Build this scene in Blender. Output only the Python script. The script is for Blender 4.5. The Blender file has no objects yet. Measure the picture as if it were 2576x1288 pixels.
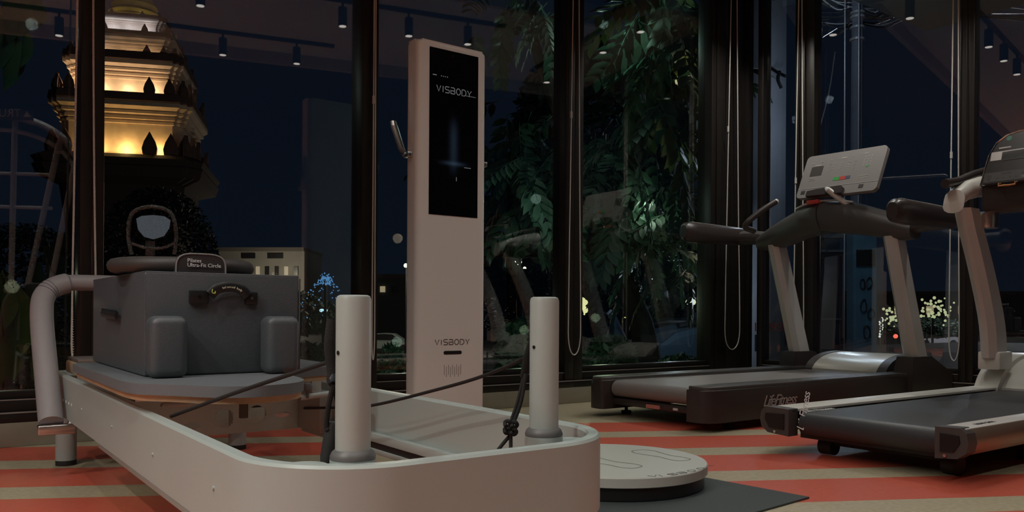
import bpy, bmesh, math, random
from mathutils import Vector, Matrix
random.seed(7)
sc = bpy.context.scene
COL = sc.collection
# ------------------------------------------------------------------ camera (room frame: x along the window wall, y towards it)
TH = math.radians(36.0); CT, ST = math.cos(TH), math.sin(TH); FPX = 2050.0
cam = bpy.data.cameras.new('camera'); cam.lens = 36*FPX/2576; cam.sensor_width = 36; cam.sensor_fit = 'HORIZONTAL'
cam.shift_y = 144/2576; cam.clip_start = 0.05; cam.clip_end = 900
cam_o = bpy.data.objects.new('camera', cam); COL.objects.link(cam_o)
cam_o.matrix_world = Matrix.Translation((0,0,.6)) @ Matrix.Rotation(-TH,4,'Z') @ Matrix.Rotation(math.pi/2,4,'X') @ Matrix.Rotation(.006,4,'Z')
sc.camera = cam_o
sc.view_settings.view_transform = 'Standard'; sc.view_settings.look = 'None'
sc.view_settings.gamma = 1; sc.view_settings.use_curve_mapping = False
sc.view_settings.exposure = 0.0
# ------------------------------------------------------------------ night sky
w = bpy.data.worlds.new('night_sky'); sc.world = w; w.use_nodes = True
nt = w.node_tree; bg = nt.nodes['Background']
tc = nt.nodes.new('ShaderNodeTexCoord'); sp = nt.nodes.new('ShaderNodeSeparateXYZ'); cr = nt.nodes.new('ShaderNodeValToRGB')
nt.links.new(tc.outputs['Generated'], sp.inputs[0]); nt.links.new(sp.outputs['Z'], cr.inputs[0]); nt.links.new(cr.outputs[0], bg.inputs[0])
cr.color_ramp.elements[0].color = (.0040,.0066,.0125,1); cr.color_ramp.elements[1].color = (.0026,.0046,.0105,1)
cr.color_ramp.elements[1].position = .6
bg.inputs[1].default_value = 1.0
LAMP_W = 30.0; WARM = (1.0,.96,.88)

def cw(X, Y):  # camera-frame ground coordinates (right, forward) -> room frame
    return X*CT+Y*ST, -X*ST+Y*CT
def pix(px, py, D):  # point seen at a photo pixel at depth D (used only to find real positions)
    x0 = px+.006*(py-644); y0 = py-.006*(x0-1288)
    u, v = cw((x0-1288)/FPX*D, D)
    return Vector((u, v, .6-(y0-788)*D/FPX))
def onv(px, py, v):
    x0 = px+.006*(py-644); y0 = py-.006*(x0-1288); t = (x0-1288)/FPX
    u = v*(ST+t*CT)/(CT-t*ST); Y = u*ST+v*CT
    return Vector((u, v, .6-(y0-788)*Y/FPX))
def onu(px, py, u):
    x0 = px+.006*(py-644); y0 = py-.006*(x0-1288); t = (x0-1288)/FPX
    v = u*(CT-t*ST)/(ST+t*CT); Y = u*ST+v*CT
    return Vector((u, v, .6-(y0-788)*Y/FPX))
def onz(px, py, z):
    x0 = px+.006*(py-644); y0 = py-.006*(x0-1288); D = FPX*(.6-z)/(y0-788)
    u, v = cw((x0-1288)/FPX*D, D)
    return Vector((u, v, z))

# ------------------------------------------------------------------ materials
MATS = {}
def mat(name, col, rough=.5, metal=0, bump=0, bscale=60, var=0, spec=.5, emit=None, es=1, coat=0, transl=0):
    if name in MATS: return MATS[name]
    m = bpy.data.materials.new(name); m.use_nodes = True; n = m.node_tree; b = n.nodes['Principled BSDF']
    b.inputs['Base Color'].default_value = (*col,1); b.inputs['Roughness'].default_value = rough
    b.inputs['Metallic'].default_value = metal; b.inputs['Specular IOR Level'].default_value = spec
    b.inputs['Coat Weight'].default_value = coat
    if emit: b.inputs['Emission Color'].default_value = (*emit,1); b.inputs['Emission Strength'].default_value = es
    if bump or var:
        tcn = n.nodes.new('ShaderNodeTexCoord'); no = n.nodes.new('ShaderNodeTexNoise'); no.inputs['Scale'].default_value = bscale
        no.inputs['Detail'].default_value = 4; n.links.new(tcn.outputs['Object'], no.inputs['Vector'])
        if bump:
            bp = n.nodes.new('ShaderNodeBump'); bp.inputs['Strength'].default_value = bump; bp.inputs['Distance'].default_value = .01
            n.links.new(no.outputs['Fac'], bp.inputs['Height']); n.links.new(bp.outputs[0], b.inputs['Normal'])
        if var:
            r = n.nodes.new('ShaderNodeValToRGB'); e = r.color_ramp.elements
            e[0].position = .3; e[1].position = .7
            e[0].color = (*[c*(1-var) for c in col],1); e[1].color = (*[min(1,c*(1+var)) for c in col],1)
            n.links.new(no.outputs['Fac'], r.inputs[0]); n.links.new(r.outputs[0], b.inputs['Base Color'])
    MATS[name] = m; return m
WHITE = mat('white_powder_coat', (.37,.425,.41), .38, var=.02, bscale=3)
KWHITE = mat('kiosk_white', (.72,.71,.68), .35)
DWHITE = mat('disc_white', (.50,.52,.48), .5, bump=.05, bscale=300)
GREYVINYL = mat('grey_vinyl', (.076,.086,.096), .42, bump=.12, bscale=220, var=.05)
GREYPAD = mat('grey_footbar_vinyl', (.30,.28,.29), .45, bump=.15, bscale=40)
CARR = mat('carriage_vinyl', (.140,.155,.168), .45, bump=.08, bscale=200)
WOOD = mat('birch_ply', (.50,.36,.22), .5, var=.12, bscale=20)
STEEL = mat('satin_steel', (.62,.61,.60), .28, 1, var=.05, bscale=30)
CHROME = mat('chrome', (.75,.75,.75), .12, 1)
PLATE = mat('grey_metal_plate', (.56,.76,.76), .45, 0, var=.04, bscale=8)
RING_GREY = mat('grey_rubber_ring', (.12,.12,.12), .45)
BLACK = mat('black_plastic', (.012,.012,.013), .35)
BLACKM = mat('black_webbing', (.010,.010,.010), .8, bump=.2, bscale=400)
RUBBER = mat('black_rubber', (.02,.02,.02), .7)
TDARK = mat('treadmill_dark_plastic', (.045,.036,.034), .33, var=.1, bscale=200)
TGREY = mat('treadmill_grey_plastic', (.075,.070,.068), .42, bump=.05, bscale=300)
BELT = mat('treadmill_belt', (.24,.225,.22), .45, bump=.1, bscale=500)
BELT2 = mat('treadmill_belt_black', (.045,.047,.052), .42, bump=.1, bscale=500)
SILVER = mat('silver_paint', (.66,.64,.62), .38, .25)
CREAM = mat('cream_plastic', (.70,.69,.64), .35)
FRAME = mat('window_frame_bronze', (.022,.019,.017), .38, .3, var=.1, bscale=15)
FRAMEL = mat('window_frame_lip', (.30,.28,.27), .35, .3)
CORD = mat('blind_cord_white', (.62,.60,.56), .6)
CEIL = mat('ceiling_plaster', (.60,.74,.72), .9, var=.03, bscale=2)
DARKC = mat('dark_ceiling', (.010,.010,.011), .9)
MATG = mat('grey_floor_mat', (.048,.060,.062), .7, bump=.15, bscale=300, var=.06)
LAMPM = mat('track_lamp_black', (.012,.012,.012), .4)
LENS = mat('lamp_lens', (.9,.9,.9), .4, emit=(1,.93,.84), es=2.6)
LEAF = mat('leaf_green', (.040,.095,.060), .5, var=.35, bscale=2)
LEAF2 = mat('leaf_yellow_green', (.10,.14,.035), .45, var=.3, bscale=4)
LEAFD = mat('leaf_dark', (.018,.040,.022), .6, var=.4, bscale=3)
BARK = mat('bark', (.032,.028,.022), .9, bump=.5, bscale=12, var=.3)
def glass_mat():
    m = bpy.data.materials.new('window_glass'); m.use_nodes = True; n = m.node_tree; n.nodes.clear()
    out = n.nodes.new('ShaderNodeOutputMaterial'); mx = n.nodes.new('ShaderNodeMixShader')
    tr = n.nodes.new('ShaderNodeBsdfTransparent'); tr.inputs[0].default_value = (.93,.95,.94,1)
    gl = n.nodes.new('ShaderNodeBsdfGlossy'); gl.inputs['Roughness'].default_value = .0
    g = n.nodes.new('ShaderNodeNewGeometry'); d = n.nodes.new('ShaderNodeVectorMath'); d.operation = 'DOT_PRODUCT'
    n.links.new(g.outputs['Normal'], d.inputs[0]); n.links.new(g.outputs['Incoming'], d.inputs[1])
    a = n.nodes.new('ShaderNodeMath'); a.operation = 'ABSOLUTE'; n.links.new(d.outputs['Value'], a.inputs[0])
    s = n.nodes.new('ShaderNodeMath'); s.operation = 'SUBTRACT'; s.inputs[0].default_value = 1; n.links.new(a.outputs[0], s.inputs[1])
    p = n.nodes.new('ShaderNodeMath'); p.operation = 'POWER'; p.inputs[1].default_value = 4.5; n.links.new(s.outputs[0], p.inputs[0])
    q = n.nodes.new('ShaderNodeMath'); q.operation = 'MULTIPLY_ADD'; q.inputs[1].default_value = .88; q.inputs[2].default_value = .10
    n.links.new(p.outputs[0], q.inputs[0]); n.links.new(q.outputs[0], mx.inputs[0])
    n.links.new(tr.outputs[0], mx.inputs[1]); n.links.new(gl.outputs[0], mx.inputs[2]); n.links.new(mx.outputs[0], out.inputs[0])
    return m
GLASS = glass_mat()

# ------------------------------------------------------------------ mesh helpers
def catmull(pts, n=6, closed=False):
    P = [Vector(p) for p in pts]; out = []; L = len(P)
    rng = L if closed else L-1
    for i in range(rng):
        p0 = P[(i-1)%L] if closed or i > 0 else P[0]*2-P[1]
        p1 = P[i]; p2 = P[(i+1)%L]
        p3 = P[(i+2)%L] if closed or i+2 < L else P[-1]*2-P[-2]
        for k in range(n):
            t = k/n
            out.append(.5*((2*p1)+(p2-p0)*t+(2*p0-5*p1+4*p2-p3)*t*t+(3*p1-p0-3*p2+p3)*t**3))
    if not closed: out.append(P[-1])
    return out
class M:
    def __init__(s): s.b = bmesh.new()
    def box(s, x0,x1,y0,y1,z0,z1, bev=0, seg=2, mtx=None):
        r = bmesh.ops.create_cube(s.b, size=1); vs = r['verts']
        for v in vs:
            v.co = Vector(((x0+x1)/2+v.co.x*(x1-x0), (y0+y1)/2+v.co.y*(y1-y0), (z0+z1)/2+v.co.z*(z1-z0)))
        if bev:
            es = list({e for v in vs for e in v.link_edges})
            r2 = bmesh.ops.bevel(s.b, geom=es, offset=bev, segments=seg, profile=.5, affect='EDGES')
            vs = list({v for f in r2['faces'] for v in f.verts} | {v for v in vs if v.is_valid})
        if mtx is not None:
            for v in vs: v.co = mtx @ v.co
        return s
    def loft(s, rings, cap=True, closed=False):
        R = [[s.b.verts.new(p) for p in r] for r in rings]; n = len(R[0])
        m = len(R) if closed else len(R)-1
        for i in range(m):
            a, b = R[i], R[(i+1)%len(R)]
            for k in range(n):
                try: s.b.faces.new((a[k], a[(k+1)%n], b[(k+1)%n], b[k]))
                except ValueError: pass
        if cap and not closed:
            for r in (R[0][::-1], R[-1]):
                try: s.b.faces.new(r)
                except ValueError: pass
        return s
    def tube(s, pts, r, seg=10, closed=False, cap=True, flat=1.0, up=None):
        P = [Vector(p) for p in pts]; L = len(P); rings = []
        rr = r if isinstance(r, (list,tuple)) else [r]*L
        N = None
        for i in range(L):
            if closed: t = P[(i+1)%L]-P[(i-1)%L]
            else: t = P[min(i+1,L-1)]-P[max(i-1,0)]
            t.normalize()
            if up is not None: N = Vector(up)-t*t.dot(Vector(up)); N.normalize()
            elif N is None:
                N = Vector((0,0,1)) if abs(t.z) < .9 else Vector((1,0,0)); N = (N-t*N.dot(t)).normalized()
            else: N = (N-t*N.dot(t)).normalized()
            B = t.cross(N)
            rings.append([P[i]+(N*math.cos(2*math.pi*k/seg)*flat+B*math.sin(2*math.pi*k/seg))*rr[i] for k in range(seg)])
        return s.loft(rings, cap, closed)
    def cyl(s, p0, p1, r0, r1=None, seg=20): return s.tube([p0,p1], [r0, r0 if r1 is None else r1], seg)
    def lathe(s, prof, c=(0,0,0), seg=32):
        c = Vector(c); rings = [[c+Vector((r*math.cos(2*math.pi*k/seg), r*math.sin(2*math.pi*k/seg), z)) for k in range(seg)] for r, z in prof]
        return s.loft(rings)
    def prism(s, pts, z0, z1, bev=0, seg=2):  # plan outline (ccw) from z0 to z1
        a = [s.b.verts.new((p[0],p[1],z0)) for p in pts]; t = [s.b.verts.new((p[0],p[1],z1)) for p in pts]; n = len(pts)
        s.b.faces.new(a[::-1]); tf = s.b.faces.new(t)
        for k in range(n): s.b.faces.new((a[k],a[(k+1)%n],t[(k+1)%n],t[k]))
        if bev: bmesh.ops.bevel(s.b, geom=list(tf.edges), offset=bev, segments=seg, profile=.5, affect='EDGES')
        return s
    def plate(s, pts, nrm, th):  # polygon in 3-D, thickened along nrm
        nv = Vector(nrm).normalized()*th
        a = [s.b.verts.new(Vector(p)) for p in pts]; t = [s.b.verts.new(Vector(p)+nv) for p in pts]; n = len(pts)
        s.b.faces.new(a[::-1]); s.b.faces.new(t)
        for k in range(n): s.b.faces.new((a[k],a[(k+1)%n],t[(k+1)%n],t[k]))
        return s
    def build(s, name, m, parent=None, org=None, ang=35, fix=True):
        me = bpy.data.meshes.new(name)
        if fix: bmesh.ops.recalc_face_normals(s.b, faces=s.b.faces)
        s.b.to_mesh(me); s.b.free(); me.materials.append(m)
        me.shade_smooth(); me.set_sharp_from_angle(angle=math.radians(ang))
        return link(name, me, parent, org)
ORG = {}
def link(name, data, parent=None, org=None):
    o = bpy.data.objects.new(name, data); COL.objects.link(o)
    if parent is not None:
        o.parent = parent; ORG[o.name] = ORG[parent.name]
        og = ORG[parent.name]
    else:
        og = Vector(org) if org is not None else None
        if og is None:
            bb = [Vector(v.co) for v in data.vertices]
            og = Vector(((min(v.x for v in bb)+max(v.x for v in bb))/2, (min(v.y for v in bb)+max(v.y for v in bb))/2, min(v.z for v in bb)))
        o.location = og; ORG[o.name] = og
    if isinstance(data, bpy.types.Mesh) and og.length > 0: data.transform(Matrix.Translation(-og))
    return o
def thing(name, label, cat, loc, group=None, kind=None):
    o = bpy.data.objects.new(name, None); COL.objects.link(o); o.location = loc; ORG[o.name] = Vector(loc); o.empty_display_size = .1
    return tag(o, label, cat, group, kind)
def tag(o, label=None, cat=None, group=None, kind=None):
    if label: o['label'] = label
    if cat: o['category'] = cat
    if group: o['group'] = group
    if kind: o['kind'] = kind
    return o
def struct(name, m, matl, label=None):
    o = m.build(name, matl); o['kind'] = 'structure'
    if label: o['label'] = label
    return o
def copy_tree(o, parent=None):
    c = o.copy(); COL.objects.link(c)
    if parent is not None: c.parent = parent
    for ch in list(o.children): copy_tree(ch, c)
    return c
def text(s, size, org, xd, yd, m, parent, name='lettering', shear=0, ext=.0006, align='LEFT', space=1.0, lead=1.0):
    cu = bpy.data.curves.new(name, 'FONT'); cu.body = s; cu.size = size; cu.extrude = ext; cu.shear = shear; cu.align_x = align
    cu.space_character = space; cu.space_line = lead; cu.resolution_u = 3; cu.materials.append(m)
    tmp = bpy.data.objects.new(name, cu); COL.objects.link(tmp); bpy.context.view_layer.update()
    me = bpy.data.meshes.new_from_object(tmp); bpy.data.objects.remove(tmp); bpy.data.curves.remove(cu); me.name = name
    o = bpy.data.objects.new(name, me); COL.objects.link(o); o.parent = parent
    x = Vector(xd).normalized(); y = Vector(yd); y = (y-x*y.dot(x)).normalized(); z = x.cross(y)
    mt = Matrix((x,y,z)).transposed().to_4x4(); mt.translation = Vector(org)-ORG[parent.name]; o.matrix_local = mt
    ORG[o.name] = ORG[parent.name]
    return o
GLY = {'V':[[(0,1),(.5,0),(1,1)]], 'I':[[(0,0),(0,1)]], 'S':[[(1,1),(.15,1),(0,.85),(0,.65),(.15,.52),(.85,.48),(1,.35),(1,.15),(.85,0),(0,0)]],
 'B':[[(0,0),(0,.62)],[(0,1),(.8,1),(.95,.85),(.95,.65),(.8,.5),(.2,.5)],[(.8,.5),(1,.35),(1,.15),(.85,0),(0,0)]],
 'O':[[(.3,1),(.7,1),(1,.7),(1,.3),(.7,0),(.3,0),(0,.3),(0,.7),(.3,1)]], 'D':[[(0,1),(.65,1),(1,.7),(1,.3),(.65,0),(0,0),(0,.9)]],
 'Y':[[(0,1),(.5,.45),(1,1)],[(.5,.45),(.5,0)]]}
def logo(word, W, Hh, org, xd, yd, m, parent, th, name='lettering'):  # thin-stroke geometric capitals
    x = Vector(xd).normalized(); y = Vector(yd).normalized(); z = x.cross(y); o = Vector(org); mb = M()
    adv = [.35 if ch == 'I' else 1 for ch in word]; tot = sum(adv)+.38*(len(word)-1); u = W/tot; px = 0
    for ch, a in zip(word, adv):
        for st in GLY[ch]:
            pts = [o+x*(px+(.17*u if ch == 'I' else gx*u))+y*(gy*Hh) for gx, gy in st]
            mb.tube(pts, th, 4, flat=.3, up=z)
        px += (a+.38)*u
    return mb.build(name, m, parent)
def rrect(x0,x1,y0,y1,r,n=8):
    out = []
    for cx, cy, a0 in ((x1-r,y1-r,0),(x0+r,y1-r,90),(x0+r,y0+r,180),(x1-r,y0+r,270)):
        for k in range(n+1):
            a = math.radians(a0+90*k/n); out.append((cx+r*math.cos(a), cy+r*math.sin(a)))
    return out

# ================================================================== ROOM SHELL
VW = 4.22                                      # inner plane of the long window wall
W2P = Vector((*cw(1.94,6.5),0)); W2D = Vector((math.sin(math.radians(168)), math.cos(math.radians(168)),0)); W2N = Vector((W2D.y,-W2D.x,0))
if W2N.x < 0: W2N = -W2N                       # outward (+u)
def floor_mat():
    m = bpy.data.materials.new('striped_tile_floor'); m.use_nodes = True; n = m.node_tree; b = n.nodes['Principled BSDF']
    g = n.nodes.new('ShaderNodeNewGeometry'); d = n.nodes.new('ShaderNodeVectorMath'); d.operation = 'DOT_PRODUCT'
    # stripe coordinate k = Y - .146 X in the camera's ground frame, expressed in room axes
    ax = (ST-.146*CT, CT+.146*ST, 0); d.inputs[1].default_value = ax
    n.links.new(g.outputs['Position'], d.inputs[0])
    P = .533
    def math1(op, a, bval=None):
        q = n.nodes.new('ShaderNodeMath'); q.operation = op; n.links.new(a, q.inputs[0])
        if bval is not None: q.inputs[1].default_value = bval
        return q.outputs[0]
    k = math1('SUBTRACT', d.outputs['Value'], 3.885-.345)
    f = math1('DIVIDE', k, P); f = math1('FRACT', f)
    red = math1('LESS_THAN', f, .345/P)
    far = math1('LESS_THAN', d.outputs['Value'], 4.43)
    mu = n.nodes.new('ShaderNodeMath'); mu.operation = 'MULTIPLY'; n.links.new(red, mu.inputs[0]); n.links.new(far, mu.inputs[1])
    no = n.nodes.new('ShaderNodeTexNoise'); no.inputs['Scale'].default_value = 55; no.inputs['Detail'].default_value = 8; n.links.new(g.outputs['Position'], no.inputs['Vector'])
    def ramp(c1, c2):
        r = n.nodes.new('ShaderNodeValToRGB'); r.color_ramp.elements[0].color = (*c1,1); r.color_ramp.elements[1].color = (*c2,1)
        r.color_ramp.elements[0].position = .35; r.color_ramp.elements[1].position = .65; n.links.new(no.outputs['Fac'], r.inputs[0]); return r.outputs[0]
    mx = n.nodes.new('ShaderNodeMix'); mx.data_type = 'RGBA'; n.links.new(mu.outputs[0], mx.inputs[0])
    n.links.new(ramp((.40,.35,.235),(.50,.44,.30)), mx.inputs[6]); n.links.new(ramp((.56,.105,.065),(.62,.120,.075)), mx.inputs[7])
    n.links.new(mx.outputs[2], b.inputs['Base Color']); b.inputs['Roughness'].default_value = .42; b.inputs['Specular IOR Level'].default_value = .35
    return m
struct('floor', M().prism([(-7,-6),(9,-6),(9,-4)]+[(W2P.x+W2D.x*k, W2P.y+W2D.y*k) for k in (4,0)]+[(5.4,VW+.12),(-7,VW+.12)], -.12, 0), floor_mat())
CURB = mat('curb_stone', (.26,.235,.18), .22, var=.06, bscale=8)
trim1 = M().box(-7,5.3,VW-.05,VW+.1,0,.107,.004).build('trim_1', CURB); tag(trim1, 'beige stone kerb under the long window wall', kind='structure')
struct('ceiling', M().box(-7,9,-6,4.6,3.75,3.8), DARKC)
struct('wall_back', M().box(-7,9,-6.1,-6,0,3.75), mat('wall_dark_paint',(.02,.02,.022),.8))
struct('wall_left', M().box(-7.1,-7,-6,4.4,0,3.75), MATS['wall_dark_paint'])
# ceiling cloud with fascia
def L1(u): return 3.30+.176*(u-4.49)
def L2(u): return .49+.2577*(u-2.49)
def w2u(v): return W2P.x+(v-W2P.y)/W2D.y*W2D.x
poly = [(-6.9,L2(-6.9)),(w2u(1.4)-.05,L2(5.9)),(w2u(3.95)-.05,3.95),(4.75,3.95),(4.75,L1(4.75)),(-6.9,L1(-6.9))]
tag(M().prism(poly, 3.165, 3.22).build('dropped_ceiling', CEIL), 'dropped plaster ceiling panel carrying the lamp tracks', kind='structure')
fm = M()
for i in range(len(poly)):
    a = Vector((*poly[i],0)); b = Vector((*poly[(i+1)%len(poly)],0)); d = (b-a).normalized(); nn = Vector((-d.y,d.x,0))*.05
    pts = [a,b,b+nn,a+nn]
    fm.prism([(p.x,p.y) for p in pts], 3.05, 3.22)
tag(fm.build('trim_2', mat('fascia_plaster',(.40,.42,.42),.9)), 'drop edge around the plaster ceiling panel', kind='structure')

# ---- window wall 1
def frame_window(name, p, d, n_out, L, z0, z1, wl=.05, wr=.05, lip=True):
    """pane with frame: p start point on the inner plane, d along, n_out outward"""
    d = Vector(d); n_out = Vector(n_out); p = Vector(p)
    root = thing(name, None, None, p, kind='structure')
    def bx(mb, a0,a1,b0,b1,c0,c1,bev=0):
        mt = Matrix((d, n_out, Vector((0,0,1)))).transposed().to_4x4(); mt.translation = p
        mb.box(a0,a1,b0,b1,c0,c1,bev,2,mt)
    f = M(); bx(f,0,wl,-.04,.10,z0,z1,.004); bx(f,L-wr,L,-.04,.10,z0,z1,.004); bx(f,wl,L-wr,-.02,.09,z1-.08,z1); f.build('window_frame', FRAME, root)
    s = M(); bx(s,0,L,-.05,.10,z0,z0+.045,.003); bx(s,wl,L-wr,-.03,.09,z0+.045,z0+.10,.003); bx(s,wl,L-wr,0,.07,z0+.10,z0+.135,.003); s.build('bottom_rail', FRAME, root)
    if lip:
        l = M(); bx(l,0,L,-.053,-.049,z0+.040,z0+.047); bx(l,wl,L-wr,-.032,-.028,z0+.096,z0+.101); l.build('rail_lip', FRAMEL, root)
    g = M(); bx(g,wl,L-wr,.030,.036,z0+.13,z1-.08); g.build('pane', GLASS, root)
    return root
edges = [-3.65,-2.25,-.82,.64,2.045,3.55,4.98]
for i in range(len(edges)-1):
    frame_window('window_%d'%(i+1), (edges[i],VW,0), (1,0,0), (0,1,0), edges[i+1]-edges[i], .107, 3.75,
                 .05 if i != 5 else .077, .05 if i != 4 else .075)
struct('wall_front', M().box(-7,-3.65,VW,VW+.15,0,3.75), FRAME)
cm = M(); cm.box(4.98,5.10,VW-.05,VW+.10,0,3.75,.004); cm.box(5.10,5.36,VW-.02,VW+.12,0,3.75,.004); cm.box(5.36,5.42,VW-.05,VW+.1,0,3.75,.004)
struct('trim_3', cm, FRAME, 'dark boxed corner column between the two window walls')
# ---- window wall 2 (turning back towards the viewer)
def on_w2(px):
    t = (px-1288)/FPX; # camera frame: P=(1.94,6.5) dir
    dX = W2D.x*CT-W2D.y*ST; dY = W2D.x*ST+W2D.y*CT
    return (t*6.5-1.94)/(dX-t*dY)
s1, s2, s3 = on_w2(1990), on_w2(2425), 0
spans = [(0.03, on_w2(2026)+.0), (on_w2(2026), on_w2(2433)), (on_w2(2433), on_w2(2433)+1.45), (on_w2(2433)+1.45, on_w2(2433)+2.9), (on_w2(2433)+2.9, on_w2(2433)+4.4)]
for i, (a, b) in enumerate(spans):
    frame_window('window_%d'%(i+7), W2P+W2D*a, W2D, W2N, b-a, .107, 3.75, .075 if i == 1 else .045, .075 if i == 0 else .045)
tm = M(); mt = Matrix((W2D, W2N, Vector((0,0,1)))).transposed().to_4x4(); mt.translation = W2P
tm.box(0,8,-.05,.10,0,.107,.004,2,mt); struct('trim_4', tm, CURB, 'stone kerb under the right window wall')

# ---- blind cords
def cord(name_lab, base, along, zb, zc, wb, wt, beads=False, out=Vector((0,-1,0))):
    base = Vector(base); al = Vector(along); r = .0042
    root = thing('blind_cord', name_lab, 'cord', (base.x, base.y, zb), group=None)
    pts = [base+al*(-wt)+Vector((0,0,3.7)), base+al*(-wb*.8)+Vector((0,0,1.6)), base+al*(-wb)+Vector((0,0,zb+.35)), base+al*(-wb*.92)+Vector((0,0,zb+.08)),
           base+Vector((0,0,zb)), base+al*(wb*.92)+Vector((0,0,zb+.08)), base+al*(wb)+Vector((0,0,zb+.35)), base+al*(wb*.7)+Vector((0,0,1.6)), base+al*wt+Vector((0,0,3.7))]
    P = catmull(pts, 8); M().tube(P, r, 6).build('cord_loop', CORD, root)
    c = base+al*(-wb*.75)+Vector((0,0,zc)); M().cyl(c-Vector((0,0,.022)), c+Vector((0,0,.022)), .0085, seg=10).build('connector', CORD, root)
    if beads:
        mb = M()
        for i in range(len(pts)-1):
            a, b = pts[i], pts[i+1]; n = max(1,int((b-a).length/.011))
            for k in range(n):
                q = a+(b-a)*k/n; mb.lathe([(.001,-.0035),(.0058,0),(.001,.0035)], q, 6)
        bo = mb.build('cord_beads', CORD, root); bo['kind'] = 'stuff'
    return root
cord('beaded white blind cord on the mullion in front of the lit tower', (.605,VW-.07,0), (1,0,0), .30, 2.25, .048, .018, True)
cord('thin white blind cord loop just left of the body scanner kiosk', (2.055,VW-.07,0), (1,0,0), .335, 1.79, .008, .004)
cord('white blind cord loop between the kiosk and the black window post', (3.53,VW-.07,0), (1,0,0), .325, 1.92, .052, .014)
cord('wide white blind cord loop hanging before the dark corner column', (5.10,VW-.11,0), (1,0,0), .33, 2.03, .085, .022)
b = W2P+W2D*(on_w2(2021))-W2N*.09; cord('narrow white blind cord behind the first treadmill console', b, W2D, .32, 1.62, .038, .004)
b = W2P+W2D*(on_w2(2409))-W2N*.09; cord('white blind cord loop hanging between the two treadmills', b, W2D, .30, 1.68, .030, .010)

# ---- tracks and lamps
def unmir1(px, py, z=2.94):
    x0 = px+.006*(py-644); y0 = py-.006*(x0-1288); D = FPX*(z-.6)/(788-y0); u, v = cw((x0-1288)/FPX*D, D); return Vector((u, 2*(VW+.03)-v, z))
def unmir2(px, py, z=2.94):
    x0 = px+.006*(py-644); y0 = py-.006*(x0-1288); D = FPX*(z-.6)/(788-y0); u, v = cw((x0-1288)/FPX*D, D); p = Vector((u,v,z)); return p-W2N*(2*((p-W2P).dot(W2N)-.03))
TA = [unmir1(746,160), unmir1(560,138)]; dA = (TA[1]-TA[0]); TA += [TA[0]+dA*k for k in (3,4.5,6)]
TB = [unmir1(*q) for q in ((1375,207),(1517,132),(1612,80))]
TC = [unmir2(*q) for q in ((2486,118),(2524,153),(2557,187))]; dC = (TC[2]-TC[0])/2; TC += [TC[2]+dC*k for k in (2,4,6,8,10,12)]
lab = {0:'rear track over the reformer', 1:'track beside the right window wall', 2:'track nearest the long window wall'}
def track(pts, nm, wl):
    a = pts[0]; b = max(pts, key=lambda p: (p-a).length); c = max(pts, key=lambda p: (p-b).length); d = (b-c).normalized(); b = b+d*.35; c = c-d*.35
    t = M(); n = Vector((-d.y,d.x,0))*.017
    t.prism([((c-n).x,(c-n).y),((b-n).x,(b-n).y),((b+n).x,(b+n).y),((c+n).x,(c+n).y)], 3.135, 3.165)
    tag(t.build('lamp_track', LAMPM), 'black lamp '+nm, 'lamp track')
track(TA, lab[0], 0); track(TB, lab[1], 1); track(TC, lab[2], 2)
lamp0 = None; PW = ([.22,.22,.3,.5,.7],[1.0,1.0,.85],[.25,.2,.18,.3,.6,1.4,4.0,7.5,9])
spot = bpy.data.lights.new('track_spot', 'SPOT'); spot.energy = LAMP_W; spot.color = WARM; spot.spot_size = math.radians(142); spot.spot_blend = .8; spot.shadow_soft_size = .03
for gi, T in enumerate((TA, TB, TC)):
    for k, p in enumerate(T):
        if lamp0 is None:
            r = thing('track_lamp', 'x', 'lamp', (0,0,0)); lamp0 = r
            M().lathe([(.034,0),(.036,.004),(.036,.15),(.030,.155)], seg=20).build('lamp_body', LAMPM, r)
            M().lathe([(.029,-.002),(.029,.001)], seg=20).build('lens', LENS, r)
            M().cyl((0,0,.155),(0,0,.195), .010).build('stem', LAMPM, r)
        else: r = copy_tree(lamp0)
        r.location = p
        r['label'] = ('first','second','third','fourth','fifth','sixth','seventh','eighth','ninth')[k]+' black cylinder spot lamp on the '+lab[gi]; r['group'] = 'spot lamps on the '+lab[gi]
        sd = spot.copy(); sd.energy = LAMP_W*PW[gi][k]
        lo = bpy.data.objects.new('lamp_light', sd); COL.objects.link(lo); lo.parent = r; lo.location = (0,0,-.01)

can0 = None  # recessed cans added out of view, frontal fill for the reformer end
for k, (x,y) in enumerate(((-1.0,-1.1),(.5,-1.1),(2.0,-1.1),(3.6,-1.1))):
    if can0 is None:
        can0 = thing('fill_downlight', 'x', 'lamp', (0,0,0)); r = can0
        h = M(); h.loft([[(rr_*math.cos(2*math.pi*q/24), rr_*math.sin(2*math.pi*q/24), z) for q in range(24)] for rr_, z in ((.075,0),(.06,0),(.06,.10),(.075,.10))], cap=False, closed=True); h.build('housing', LAMPM, r)
        M().lathe([(.058,.085),(.058,.09)], seg=20).build('lens', LENS, r)
    else: r = copy_tree(can0)
    r.location = (x,y,3.65); r['label'] = ('first','second','third','fourth')[k]+' recessed fill light from the left, added unseen behind the viewer'; r['group'] = 'unseen fill lights added behind the viewer'
    sd = spot.copy(); sd.energy = (62,52,14,5)[k]; sd.spot_size = math.radians(105); lo = bpy.data.objects.new('lamp_light', sd); COL.objects.link(lo); lo.parent = r; lo.location = (0,0,.07)
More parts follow.
